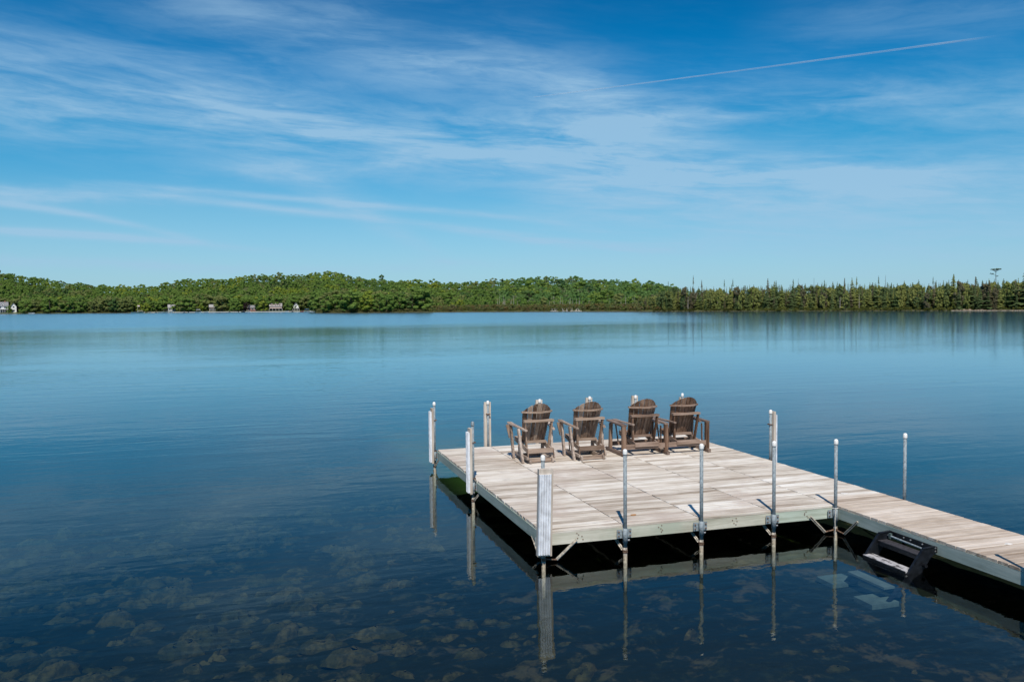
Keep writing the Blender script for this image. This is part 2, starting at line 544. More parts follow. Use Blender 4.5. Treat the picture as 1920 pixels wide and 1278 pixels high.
# water: a closed body with a clear rippled surface; absorbing inside
mt = bpy.data.materials.new('lake_water')
mt.use_nodes = True
t = NT(mt.node_tree)
for nd in list(mt.node_tree.nodes):
    if nd.type == 'BSDF_PRINCIPLED': mt.node_tree.nodes.remove(nd)
out = [nd for nd in mt.node_tree.nodes if nd.type == 'OUTPUT_MATERIAL'][0]
geo = t.n('ShaderNodeNewGeometry')
wp = geo.outputs['Position']
px_, py_, pz_ = t.xyz(wp)
mp1 = t.n('ShaderNodeMapping'); t.put(mp1.inputs[0], wp)
mp1.inputs['Rotation'].default_value = (0, 0, -0.45)
mp1.inputs['Scale'].default_value = (0.30, 1.15, 1.0)
r1 = t.noise(mp1.outputs[0], 1.0, 3.0, 0.5, 0.4)
mp2 = t.n('ShaderNodeMapping'); t.put(mp2.inputs[0], wp)
mp2.inputs['Rotation'].default_value = (0, 0, 0.25)
mp2.inputs['Scale'].default_value = (0.45, 1.0, 1.0)
r2 = t.noise(mp2.outputs[0], 3.2, 3.0, 0.55, 0.3)
swell = t.noise(wp, 0.13, 2.0, 0.5)
# wind patches: breezier water further out, calmer lanes between
patch = t.noise(t.vm('MULTIPLY', wp, (0.025, 0.055, 1.0)), 1.0, 3.0, 0.55, 0.5)
dist = t.vm('LENGTH', t.comb(t.add(px_, 3.5), t.add(py_, 10.2), 0.0))
azim = t.m('ARCTAN2', t.add(px_, 3.5), t.add(py_, 10.2))
breeze = t.mul(t.sstep(t.add(dist, t.mul(t.sub(patch, 0.5), 60.0)), 120.0, 175.0), t.sstep(t.add(azim, t.mul(t.sub(patch, 0.5), 0.15)), 0.36, 0.60, 1.0, 0.0))
lane = t.sstep(patch, 0.38, 0.62)
amp = t.add(t.add(0.40, t.mul(t.mul(lane, t.mul(t.sstep(dist, 11.0, 22.0, 0.35, 1.0), t.sstep(dist, 60.0, 150.0, 1.0, 0.25))), 0.9)), t.mul(breeze, 3.0))
hgt = t.mul(t.add(t.mul(r1, 0.0125), t.mul(r2, 0.0058)), amp)
bmp = t.n('ShaderNodeBump')
bmp.inputs['Strength'].default_value = 1.0
bmp.inputs['Distance'].default_value = 1.0
t.put(bmp.inputs['Height'], hgt)
fre = t.n('ShaderNodeFresnel'); fre.inputs['IOR'].default_value = 1.36
t.put(fre.inputs['Normal'], bmp.outputs[0])
glo = t.n('ShaderNodeBsdfGlossy')
glo.inputs['Color'].default_value = (0.88, 0.975, 1.0, 1)
t.put(glo.inputs['Roughness'], t.add(t.add(0.02, t.mul(t.sstep(dist, 10.0, 90.0), 0.06)), t.mul(breeze, 0.10)))
t.put(glo.inputs['Normal'], bmp.outputs[0])
tra = t.n('ShaderNodeBsdfTransparent')
mx = t.n('ShaderNodeMixShader')
body = t.n('ShaderNodeBsdfDiffuse'); body.inputs['Color'].default_value = (0.0, 0.22, 0.42, 1)
bm = t.n('ShaderNodeMixShader')             # light scattered back by the deep water column
t.put(bm.inputs[0], t.sstep(dist, 15.0, 55.0, 0.0, 0.40)); t.put(bm.inputs[1], tra.outputs[0]); t.put(bm.inputs[2], body.outputs[0])
t.put(mx.inputs[0], fre.outputs[0]); t.put(mx.inputs[1], bm.outputs[0]); t.put(mx.inputs[2], glo.outputs[0])
t.put(out.inputs['Surface'], mx.outputs[0])
va = t.n('ShaderNodeVolumeAbsorption')
va.inputs['Color'].default_value = (0.30, 0.62, 0.58, 1)
va.inputs['Density'].default_value = 0.38
t.put(out.inputs['Volume'], va.outputs[0])
M['water'] = mt
wm = MB().box((0, 0, -6.0), (8000, 8000, 12.0))
water = wm.obj('lake_water', M['water'])
setting(water)

# =====================================================================
# far shore: land
# =====================================================================
def ray(x, y=None):
    """horizontal unit direction of a picture column near the horizon"""
    yy = 572.0 - (x - 960) * 0.0083
    d = FW * FPX + RT * (x - 960) - UP * (yy - 639)
    d.z = 0
    return d.normalized()


def at(x, D, z=0.0):
    d = ray(x)
    return Vector((CAM.x + d.x * D, CAM.y + d.y * D, z))


def mag(x, D):
    """metres per picture pixel at distance D in column x"""
    return D / math.cos(math.atan((x - 960) / FPX)) / FPX * math.cos(math.atan((x - 960) / FPX)) ** 0 


SX = [-1500, -400, 0, 100, 200, 300, 450, 585, 592, 640, 800, 900, 1000, 1200, 1300, 1500, 1700, 1920, 2300, 3400]
SD = [900, 800, 735, 705, 680, 655, 610, 585, 470, 446, 432, 420, 405, 372, 362, 352, 345, 330, 300, 260]
def shore(x): return float(np.interp(x, SX, SD))
SKX = [-1500, -400, -150, 0, 30, 60, 100, 150, 180, 215, 240, 290, 310, 340, 400, 430, 460, 490, 520, 560, 590, 625, 650, 690, 716, 740, 790, 830, 890, 900, 960, 1000, 1080, 1120, 1160, 1200, 1240, 1275, 1330, 3400]
SKY_ = [528, 513, 516, 521, 523, 527, 532, 536, 538, 541, 541, 540, 534, 527, 525, 524, 519, 517, 517, 517, 514, 512, 518, 525, 524, 527, 527, 530, 528, 526, 523, 520, 520, 524, 525, 528, 533, 541, 556, 556]
def skyline(x): return float(np.interp(x, SKX, SKY_))
def hor(x): return 572.0 - (x - 960) * 0.0083
RIDGE = 360.0
TREE_H = 8.0
def ridge_s(x): return float(np.interp(x, [560, 640, 1000, 1300], [340, 470, 480, 480]))
def ridge_z(x):
    D = shore(x) + ridge_s(x)
    return max(1.2, CAM.z + (hor(x) - skyline(x)) * D / FPX - TREE_H * 0.92)


def land_z(x, s):
    if s < 0: return max(-7.0, s * 0.35 - 0.05)
    base = -0.03 + 0.9 * min(1.0, s / 9.0) ** 0.8
    rs = ridge_s(x); s0 = 34.0 if x < 590 else (30.0 if x < 800 else 110.0)
    u = (s - s0) / (rs - s0)
    hz = ridge_z(x)
    if u <= 0: return base
    if u < 1:
        k = 0.55 * u + 0.45 * (3 * u * u - 2 * u ** 3)
        return base + (hz - base) * k
    return hz - (u - 1) * 6.0 if u < 3 else hz - 12.0


xs = list(range(-1500, 560, 25)) + list(range(560, 660, 4)) + list(range(660, 3401, 25))
ss = [-30, -8, -2, 0, 0.8, 2, 4, 8, 16, 28, 40, 60, 85, 115, 150, 190, 235, 280, 325, 370, 420, 480, 560, 700, 1000, 2600]
lv, lf = [], []
for x in xs:
    for s in ss:
        p = at(x, shore(x) + s)
        z = land_z(x, s)
        if 2 < s < 600: z += 0.35 * math.sin(p.x * 0.09 + p.y * 0.05) * min(1, s / 40)
        lv.append((p.x, p.y, max(z, -7.0)))
for i in range(len(xs) - 1):
    for j in range(len(ss) - 1):
        a = i * len(ss) + j
        lf.append((a, a + len(ss), a + len(ss) + 1, a + 1))
mt, t, b = principled('forest_floor')
wp = t.n('ShaderNodeNewGeometry').outputs['Position']
_, _, hz = t.xyz(wp)
n = t.noise(wp, 0.12, 5.0, 0.6)
c = t.mix(t.sstep(n, 0.35, 0.65), (0.060, 0.085, 0.026), (0.100, 0.115, 0.042))
sand = t.mix(t.noise(wp, 0.9, 4.0, 0.6), (0.05, 0.052, 0.026), (0.12, 0.112, 0.07))
c = t.mix(t.sstep(t.add(hz, t.mul(t.sub(n, 0.5), 0.5)), 0.22, 0.55), sand, c)
t.put(b.inputs['Base Color'], c); b.inputs['Roughness'].default_value = 0.95
b.inputs['Specular IOR Level'].default_value = 0.1
land = link('far_shore_land', np_mesh('far_shore_land', np.array(lv), np.array(lf), mt, True))
setting(land)


# =====================================================================
# dock
# =====================================================================
W, B, WI = 5.723, 6.650, 4.535               # total width, length, left edge of the walkway
WEND = -7.1                                   # where the walkway leaves to the shore
dock = thing('wooden_dock', 'weathered grey L-shaped plank dock with four chairs on its wide end', 'dock', (0, 0, DZ))
COLS = [(0.0, 1.146), (1.146, 2.298), (2.298, 3.452), (3.452, WI), (WI, W)]
PT = 0.034
pitch = 0.1478
def plank_mesh(L, w, k):
    r = random.Random(k)
    e = [r.uniform(-0.004, 0.004) for _ in range(4)]
    mb = MB()
    hx, hy, b_ = L / 2, w / 2, 0.004
    prof = [(-hy, -PT), (hy, -PT), (hy, -b_), (hy - b_, 0), (-hy + b_, 0), (-hy, -b_)]
    pts = [(-hx + e[0 if y < 0 else 1] * 1.6, y, z) for y, z in prof] + [(hx + e[2 if y < 0 else 3], y, z) for y, z in prof]
    n = 6
    fs = [tuple(range(n)), tuple(range(2 * n - 1, n - 1, -1))] + [(k_, n + k_, n + (k_ + 1) % n, (k_ + 1) % n) for k_ in range(n)]
    mb.add(pts, fs)
    return mb
rows = int(B / pitch)
for ci, (u0, u1) in enumerate(COLS):
    L = u1 - u0 - 0.014
    variants = [plank_mesh(L, pitch - 0.008, 10 * ci + k).mesh('plank', M['deck']) for k in range(4)]
    variants_w = [plank_mesh(L, pitch - 0.008, 90 + k).mesh('plank', M['walk']) for k in range(4)]
    v = B - pitch / 2
    while v > (0.0 if ci < 4 else WEND):
        mm = random.choice(variants if v > 0.4 or (ci < 4) else variants_w)
        o = link('plank', mm, dock, ((u0 + u1) / 2 + random.uniform(-0.002, 0.002), max(v, 0.06) if ci < 4 else v, random.uniform(-0.0035, 0.0015)))
        o.rotation_euler = (random.uniform(-0.008, 0.008), random.uniform(-0.0012, 0.0012), random.uniform(-0.0015, 0.0015))
        v -= pitch
FH, FT = 0.150, 0.040
def fascia(p0, p1, along_x, parent=dock):
    p0, p1 = Vector((*p0, -PT - 0.004 - FH / 2)), Vector((*p1, -PT - 0.004 - FH / 2))
    c = (p0 + p1) / 2; L = (p1 - p0).length - 0.004
    mb = MB().box((0, 0, 0), (L, FT, FH) if along_x else (FT, L, FH))
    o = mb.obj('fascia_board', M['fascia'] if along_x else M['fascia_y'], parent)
    o.location = c
    return o
for u0, u1 in COLS[:4]:
    o = fascia((u0 + (0.02 if u0 == 0 else 0), 0.022), (u1, 0.022), True)
    if u0 > 3: o.data.materials[0] = M['fascia_g']
for u0, u1 in COLS:
    fascia((u0, B - 0.022), (u1, B - 0.022), True)
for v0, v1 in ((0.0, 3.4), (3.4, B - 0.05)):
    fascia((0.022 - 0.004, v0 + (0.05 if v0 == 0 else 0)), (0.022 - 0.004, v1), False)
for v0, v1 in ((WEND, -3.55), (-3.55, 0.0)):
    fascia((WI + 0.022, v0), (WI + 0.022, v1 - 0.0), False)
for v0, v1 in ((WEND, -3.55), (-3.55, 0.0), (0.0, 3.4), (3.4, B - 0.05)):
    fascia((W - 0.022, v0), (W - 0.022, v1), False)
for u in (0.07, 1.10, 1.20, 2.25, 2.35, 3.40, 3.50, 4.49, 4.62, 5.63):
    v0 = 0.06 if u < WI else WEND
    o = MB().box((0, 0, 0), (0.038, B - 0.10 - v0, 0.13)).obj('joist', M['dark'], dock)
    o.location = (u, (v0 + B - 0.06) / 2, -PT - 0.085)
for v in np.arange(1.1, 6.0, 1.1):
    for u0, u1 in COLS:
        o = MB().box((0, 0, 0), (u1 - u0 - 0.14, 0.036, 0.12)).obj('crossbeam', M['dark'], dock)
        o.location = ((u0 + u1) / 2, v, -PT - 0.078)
# nail heads clustered on the front boards
for u in (0.52, 1.72, 2.86, 4.02):
    for k in range(5):
        o = MB().tube((0, 0, 0), (0, -0.006, 0), 0.008, n=6).obj('nail_head', M['rust'], dock)
        o.location = (u + random.uniform(-0.05, 0.06), 0.001, -0.06 - 0.022 * k)

# =====================================================================
# dock posts
# =====================================================================
def post(u, v, top, label, side, bumper=None, sleeve=True, braces=(), lean=0.0, capcol='cap', group='galvanised posts round the dock'):
    """pipe with white cap, clamped to the deck edge; side = outward unit direction of that edge"""
    r = thing('dock_post', label, 'post', (u, v, DZ), 0.0, group)
    bedz = -DZ - float(bed_depth(np.array([u]), np.array([v]))[0]) - 0.15
    MB().tube((0, 0, -DZ + 0.10), (lean * top, 0, top - 0.05), 0.0245, n=14).obj('pipe', M['steel'], r, True)
    MB().tube((0, 0, bedz), (0, 0, -DZ + 0.10), 0.0265, n=14).obj('pipe_foot', M['wet_pipe'], r, True)
    MB().lathe((lean * top, 0, top - 0.075), [(0.0305, 0), (0.0315, 0.012), (0.0315, 0.045), (0.028, 0.062), (0.019, 0.073), (0.007, 0.0775)], 14).obj('cap', M[capcol], r, True)
    s = Vector((side[0], side[1], 0)); a = Vector((-s.y, s.x, 0))
    if sleeve:
        MB().tube((0, 0, -0.235), (0, 0, -0.035), 0.0335, n=14).obj('sleeve', M['steel'], r, True)
        for k in (-1, 1):
            MB().bar(a * k * 0.030 - s * 0.034, a * k * 0.105 - s * 0.034, 0.012, 0.115).obj('bracket_plate', M['steel'], r).location.z = -0.115
            for zz in (-0.085, -0.145):
                MB().tube(a * k * 0.082 - s * 0.028 + Vector((0, 0, zz)), a * k * 0.082 - s * 0.012 + Vector((0, 0, zz)), 0.010, n=6).obj('bolt', M['rust'], r)
        MB().tube(a * 0.030 + Vector((0, 0, -0.2)), a * 0.062 + Vector((0, 0, -0.2)), 0.012, n=6).obj('set_screw', M['bolt'], r)
    if bumper:
        bs, off, bw, z0, z1 = bumper[:5]
        bt, sw, tilt, shift = bumper[5:] if len(bumper) > 5 else (0.042, bw, 0.0, 0.0)
        bs = Vector((bs[0], bs[1], 0)); ba = Vector((-bs.y, bs.x, 0))
        c = bs * off
        R = Matrix.Rotation(tilt, 3, bs) @ Matrix((ba, bs, Vector((0, 0, 1)))).transposed()
        ta, tz = R @ Vector((1, 0, 0)), R @ Vector((0, 0, 1))
        MB().box(c + bs * (bt / 2 + 0.001) + Vector((0, 0, (z0 + z1) / 2 + 0.01)), (bw * 0.96, bt, z1 - z0 + 0.03), R).obj('bumper_board', M['board'], r)
        # ribbed vinyl strip: flat flanges with rounded ribs
        n = 5; pts = []
        for i in range(n * 6 + 1):
            x = (i / (n * 6) - 0.5) * sw + shift
            ph = (i % 6) / 6.0
            pts.append((x, 0.010 + 0.026 * max(0.0, math.sin(PI * ph)) ** 0.4 if 0 < i < n * 6 else 0.0))
        poly = [(sw / 2 + shift, 0.0), (-sw / 2 + shift, 0.0)] + [(x, y) for x, y in pts[1:-1]]
        MB().prism(poly, c + bs * (bt + 0.002) + Vector((0, 0, (z0 + z1) / 2)) + tz * (-(z1 - z0) / 2 + 0.02), ta, bs, tz, z1 - z0 - 0.06).obj('bumper_strip', M['vinyl'], r)
        for zz in (z0 + 0.25, z1 - 0.22):
            mb = MB()
            mb.tube(ba * 0.034 + bs * (off + 0.001) + Vector((0, 0, zz)), ba * 0.034 - bs * 0.034 + Vector((0, 0, zz)), 0.007, n=6)
            mb.tube(-ba * 0.034 + bs * (off + 0.001) + Vector((0, 0, zz)), -ba * 0.034 - bs * 0.034 + Vector((0, 0, zz)), 0.007, n=6)
            mb.bar(-ba * 0.044 - bs * 0.034 + Vector((0, 0, zz)), ba * 0.044 - bs * 0.034 + Vector((0, 0, zz)), 0.014, 0.022)
            mb.obj('clamp', M['rust'], r)
    if braces:
        MB().tube((0, 0, -DZ + 0.03), (0, 0, -DZ + 0.07), 0.034, n=12).obj('brace_collar', M['rust'], r)
    for d, length, drop in braces:
        hk = 0.18 if length > 0.15 else 0.045
        d = Vector((d[0], d[1], 0)).normalized()
        mid = d * hk + Vector((0, 0, -DZ + (0.03 if hk > 0.1 else 0.06)))
        top_ = d * (hk + length) + Vector((0, 0, -PT - 0.04 - drop)) - s * 0.045
        mb = MB().bar(mid, top_, 0.040, 0.008, (s.x, s.y, 0.2))
        mb.bar(mid + s * 0.010, top_ + s * 0.010, 0.008, 0.028, (s.x, s.y, 0.2))
        mb.obj('brace', M['wet_pipe'], r)
        MB().tube(Vector((0, 0, -DZ + 0.05)) + d * 0.02, mid, 0.010, n=7).obj('brace_hook', M['rust'], r)
    return r

F = (0, -1); Lf = (-1, 0); Bk = (0, 1); Rg = (1, 0)
post(-0.01, -0.055, 1.021, 'corner post at near left of dock behind a wide white ribbed bumper', F, ((-0.05, -0.99875), 0.030, 0.200, -0.27, 0.83, 0.075, 0.165, -0.025, -0.014), True, [((1, 0), 0.30, 0.07), ((0.05, 1), 0.3, 0.1)])
post(1.150, -0.060, 1.031, 'first bare front-edge post right of the wide white bumper, white cap', F, None, True, [((-0.45, 1), 0.15, 0.10)])
post(2.300, -0.060, 1.039, 'bare front-edge post below the double glider bench, middle of the three standing between corners', F, None, True, [((-0.45, 1), 0.15, 0.10)])
post(3.458, -0.060, 1.011, 'bare front-edge post overlapping the single bumper post on the right edge', F, None, True, [((-0.45, 1), 0.15, 0.10)])
post(4.500, -0.060, 0.980, 'post in the inner corner where walkway meets platform, white cord tied to it', F, None, True, [((-1, 0), 0.22, 0.06), ((0.05, -1), 0.30, 0.05)])
post(5.765, -0.020, 0.994, 'lone bare post on the lake side of the walkway, white cap', Rg, None, True)
post(-0.050, 6.640, 0.988, 'post at far left corner of dock with white strip on its outer face', Lf, (Lf, 0.026, 0.150, -0.27, 0.835), True, [((0.1, -1), 0.12, 0.1)])
post(-0.052, 3.450, 1.000, 'post halfway along the left edge with grey weathered cap and white bumper strip', Lf, (Lf, 0.026, 0.150, -0.22, 0.865), True, [((0.3, -1), 0.1, 0.12)], 0.0, 'steel')
post(1.118, 6.712, 0.958, 'far-edge post standing clear left of the first chair, boards behind its pipe', Bk, (Bk, 0.026, 0.150, -0.27, 0.90), True)
post(2.272, 6.712, 0.945, 'far-edge post whose top peeks over the back of the leftmost chair', Bk, (Bk, 0.026, 0.150, -0.27, 0.90), True)
post(3.430, 6.712, 0.956, 'far-edge post whose top peeks over the second chair from the left', Bk, (Bk, 0.026, 0.150, -0.27, 0.90), True)
post(4.530, 6.712, 0.940, 'far-edge post with pale board seen just left of the third chair back', Bk, (Bk, 0.026, 0.150, -0.27, 0.90), True)
post(5.697, 6.712, 0.938, 'far right corner post whose white cap shows above the rightmost chair back', Bk, (Bk, 0.026, 0.110, -0.27, 0.82), True)
post(5.790, 3.450, 0.939, 'post on the open right edge of dock with a weathered board beside its pipe', Rg, (Rg, 0.026, 0.150, -0.27, 0.885), True)
post(4.480, -3.380, 1.000, 'walkway post beyond the right border of the picture, casting its shadow on the planks', Lf, None, True)

# white cord hanging from the inner corner post
mb = MB()
cp = [(4.478, -0.098, DZ - 0.03), (4.462, -0.104, DZ - 0.10), (4.458, -0.104, DZ - 0.22), (4.466, -0.100, DZ - 0.33), (4.460, -0.10, DZ - 0.45), (4.464, -0.10, -0.40)]
for a, b_ in zip(cp[:-1], cp[1:]): mb.tube(a, b_, 0.006, n=6)
ring = [(4.50 + 0.037 * math.cos(k * PI / 5), -0.06 + 0.037 * math.sin(k * PI / 5), DZ - 0.030 + 0.004 * math.sin(k)) for k in range(11)]
for a, b_ in zip(ring[:-1], ring[1:]): mb.tube(a, b_, 0.006, n=6)
tag(mb.obj('cord', M['cord']), 'thin white cord tied round the inner corner post and hanging into water', 'cord')

# =====================================================================
# black boarding steps on the walkway's near side
# =====================================================================
st = thing('boarding_steps', 'black metal boarding steps hanging from the walkway edge into the water', 'steps', (WI, -1.526, DZ))
SW = 0.764 / 2
for k in (-1, 1):
    # side plate: profile in (outward, height)
    poly = [(0.004, -0.095), (0.045, -0.095), (0.200, -0.105), (0.455, -0.425), (0.62, -0.66), (0.56, -0.68), (0.34, -0.46), (0.215, -0.40), (0.085, -0.225), (0.004, -0.165)]
    MB().prism(poly, (0, k * SW - 0.006, 0), (-1, 0, 0), (0, 0, 1), (0, 1, 0), 0.012).obj('side_plate', M['black'], st)
    MB().bar((-0.205, k * SW, -0.105), (-0.462, k * SW, -0.428), 0.034, 0.014, (-1, 0, 1)).obj('side_flange', M['black'], st)
    MB().bar((-0.012, k * SW, -0.088), (-0.205, k * SW, -0.098), 0.034, 0.012).obj('top_flange', M['black'], st)
MB().box((-0.012, 0, -0.125), (0.010, SW * 2 + 0.06, 0.075)).obj('hanger_plate', M['black'], st)
for yy in (-0.18, 0.02, 0.14, -0.395):
    for zz in ((-0.115,) if yy > -0.3 else (-0.105, -0.145)):
        MB().tube((-0.017, yy, zz), (-0.024, yy, zz), 0.010, n=8).obj('bolt', M['bolt'], st)
MB().box((-0.150, 0, -0.205), (0.150, SW * 2 - 0.02, 0.030)).obj('step_tread', M['tread'], st)
MB().box((-0.221, 0, -0.225), (0.012, SW * 2 - 0.02, 0.055)).obj('tread_nosing', M['black'], st)
MB().tube((-0.07, -SW + 0.02, -0.155), (-0.07, SW - 0.02, -0.135), 0.012, n=8).obj('pivot_rod', M['steel'], st)
MB().box((-0.07, SW - 0.06, -0.135), (0.03, 0.035, 0.07)).obj('pivot_lug', M['pad'], st)
MB().box((-0.385, 0, -0.372), (0.155, SW * 2 - 0.02, 0.026)).obj('lower_tread', M['grip'], st)
MB().box((-0.458, 0, -0.392), (0.012, SW * 2 - 0.02, 0.055)).obj('lower_nosing', M['black'], st)
MB().box((-0.655, 0, -0.560), (0.160, SW * 2 - 0.10, 0.026)).obj('submerged_tread', M['pad'], st)
for k, cy in ((1, 0.53), (-1, -0.26)):
    o = MB().box((0, 0, 0), (0.40, 0.33, 0.06)).obj('foot_pad', M['pad'], st)
    o.location = (-0.74 + (0 if k > 0 else -0.05), cy, -0.735)
    MB().bar((-0.50, k * SW, -0.50), (-0.72, k * SW, -0.71), 0.045, 0.03, (-1, 0, 1)).obj('leg', M['black'], st)
for k in (1, -1):
    MB().tube((-0.20, k * SW + k * 0.006, -0.30), (-0.20, k * SW + k * 0.06, -0.30), 0.022, n=8).obj('knob', M['black'], st)

# =====================================================================
# chairs: fan-backed glider chairs seen from behind
# =====================================================================
def arc(xx): return 1.0 - (xx / 0.30) ** 2


def seat_unit(r, mz, mx_, my, dxo=0.0, wob=0, arms=True):
    """fan back, seat and swinging arms in chair coordinates: x right, y forward, z up (deck at 0)"""
    rr = random.Random(wob)
    def P(x, y, z): return (x + dxo, y, z)
    n = 7
    zb, zt = 0.315, 1.085
    yb, yt = 0.42, 0.075
    for i in range(n):
        k = (i - (n - 1) / 2)
        xb, xt = k * 0.0660, k * 0.0865
        top = 1.118 - 0.125 * (abs(k) / 3.0) ** 2.0 + rr.uniform(-0.004, 0.004)
        def yc(z, x): return yb + (yt - yb) * (z - zb) / (zt - zb) + 0.130 * (x / 0.28) ** 2
        def xz(z): return xb + (xt - xb) * (z - zb) / (zt - zb)
        hw0, hw1 = 0.0285, 0.0370
        mb = MB(); pts = []
        topl = 1.118 - 0.125 * (abs(k - 0.5) / 3.0) ** 2.0
        topr = 1.118 - 0.125 * (abs(k + 0.5) / 3.0) ** 2.0
        for yo in (-0.011, 0.011):
            for (sx, z, hw) in ((-1, zb, hw0), (1, zb, hw0), (1, topr, hw1), (0, top, hw1), (-1, topl, hw1)):
                x = xz(z) + sx * hw
                pts.append(P(x, yc(z, x) + yo, z))
        mb.add(pts, [(0, 1, 2, 3, 4), (9, 8, 7, 6, 5), (0, 5, 6, 1), (1, 6, 7, 2), (2, 7, 8, 3), (3, 8, 9, 4), (4, 9, 5, 0)])
        mb.obj('back_slat', mz, r)
    def backline(z, x): return yb + (yt - yb) * (z - zb) / (zt - zb) + 0.130 * (x / 0.28) ** 2 - 0.014
    # curved upper batten
    mb = MB(); N = 10; pts = []
    for i in range(N + 1):
        x = -0.308 + 0.616 * i / N
        y1 = backline(0.945, x)
        pts += [P(x, y1, 0.928), P(x, y1, 0.960), P(x, y1 - 0.034, 0.960), P(x, y1 - 0.034, 0.928)]
    fs = [(0, 1, 2, 3), tuple(4 * N + k for k in (3, 2, 1, 0))]
    for i in range(N):
        for k in range(4): fs.append((4 * i + k, 4 * i + 4 + k, 4 * i + 4 + (k + 1) % 4, 4 * i + (k + 1) % 4))
    mb.add(pts, fs); mb.obj('upper_batten', mx_, r)
    # straight middle batten with its flat top, cut to a chamfer
    ym = backline(0.775, 0.0) - 0.004
    poly = [(-0.292, 0.060), (0.292, 0.060), (0.298, -0.045), (-0.298, -0.045)]
    MB().prism([(x, y) for x, y in poly][::-1], P(0, ym - 0.018, 0.757), (1, 0, 0), (0, 1, 0), (0, 0, 1), 0.040).obj('middle_batten', mx_, r)
    MB().box(P(0, backline(0.355, 0) - 0.016, 0.350), (0.43, 0.030, 0.050)).obj('lower_batten', mx_, r)
    for s in (-1, 1):
        MB().bar(P(s * 0.270, ym - 0.018, 0.757), P(s * 0.215, ym + 0.060, 0.195), 0.030, 0.062, (0, -1, 0.1)).obj('back_upright', mz, r)
    # seat
    for i in range(6):
        y = 0.43 + i * 0.075; z = 0.335 + 0.055 * (i / 5.0)
        MB().box(P(0, y, z), (0.50, 0.066, 0.020), Matrix.Rotation(0.12, 3, 'X')).obj('seat_slat', mx_, r)
    for s in (-1, 1):
        MB().bar(P(s * 0.235, 0.10, 0.215), P(s * 0.235, 0.86, 0.365), 0.030, 0.085).obj('seat_rail', my, r)
    MB().box(P(0, 0.085, 0.225), (0.50, 0.032, 0.085)).obj('rear_crossboard', mx_, r)
    if arms:
        for s in (-1, 1):
            arm(r, my, mz, s, dxo)


def arm(r, my, mz, s, dxo=0.0, rise=0.075, z=0.598):
    """flat arm board, narrow at the back post, broad and a little higher at the front"""
    poly = [(0.250, 0.10), (0.300, 0.10), (0.405, 0.62), (0.430, 0.76), (0.415, 0.82), (0.335, 0.80), (0.325, 0.62)]
    n = len(poly)
    mb = MB()
    pts = [(dxo + s * x, y, z + rise * (y - 0.1) / 0.7 + k * 0.026) for k in (0, 1) for x, y in poly]
    fs = [tuple(range(n - 1, -1, -1)), tuple(range(n, 2 * n))] + [(k, (k + 1) % n, n + (k + 1) % n, n + k) for k in range(n)]
    if s < 0: fs = [f[::-1] for f in fs]
    mb.add(pts, fs).obj('armrest', my, r)


def end_frame(r, x, mz, my, bracket=0):
    """rear and front leg, floor runner and arm brace of one side"""
    MB().bar((x, 0.13, 0.0), (x + math.copysign(0.035, x), 0.27, 0.632), 0.040, 0.075, (0, 1, 0)).obj('rear_leg', my, r)
    MB().bar((x, 0.66, 0.0), (x + math.copysign(0.04, x), 0.70, 0.660), 0.038, 0.080, (0, 1, 0)).obj('front_leg', my, r)
    if bracket:
        poly = [(0, 0), (bracket * 0.075, 0), (bracket * 0.01, -0.26), (0, -0.27)]
        if bracket < 0: poly = poly[::-1]
        MB().prism(poly, (x + bracket * 0.064, 0.69, 0.658), (1, 0, 0), (0, 0, 1), (0, 1, 0), 0.03).obj('arm_brace', mz, r)


def glider_chair(x, y, rot, label, seed):
    r = thing('glider_chair', label, 'chair', (x, y, DZ), rot, 'wooden chairs on the dock')
    seat_unit(r, M['chair'], M['chair_x'], M['chair_y'], 0.0, seed)
    for s in (-1, 1):
        end_frame(r, s * 0.295 - 0.045, M['chair'], M['chair_y'], s)
        MB().bar((s * 0.225, 0.0, 0.045), (s * 0.225, 0.80, 0.045), 0.036, 0.075).obj('base_runner', M['chair_y'], r)
        MB().bar((s * 0.272, 0.02, 0.10), (s * 0.272, 0.78, 0.10), 0.030, 0.050).obj('side_rail', M['chair_y'], r)
        MB().bar((s * 0.254, 0.085, 0.255), (s * 0.262, 0.03, 0.075), 0.014, 0.032, (0, 1, 0)).obj('swing_arm', M['chair'], r)
        MB().bar((s * 0.254, 0.62, 0.30), (s * 0.262, 0.56, 0.09), 0.014, 0.032, (0, 1, 0)).obj('swing_arm', M['chair'], r)
    MB().box((0, 0.075, 0.050), (0.405, 0.030, 0.070)).obj('base_crossbar', M['chair_x'], r)
    MB().box((0, 0.70, 0.050), (0.405, 0.030, 0.070)).obj('base_crossbar', M['chair_x'], r)
    return r

glider_chair(1.555, 4.500, 0.03, 'leftmost grey-brown fan-back glider chair, first of the row on the dock', 1)
glider_chair(2.565, 4.440, 0.0, 'second fan-back glider chair, between leftmost chair and the joined pair', 2)

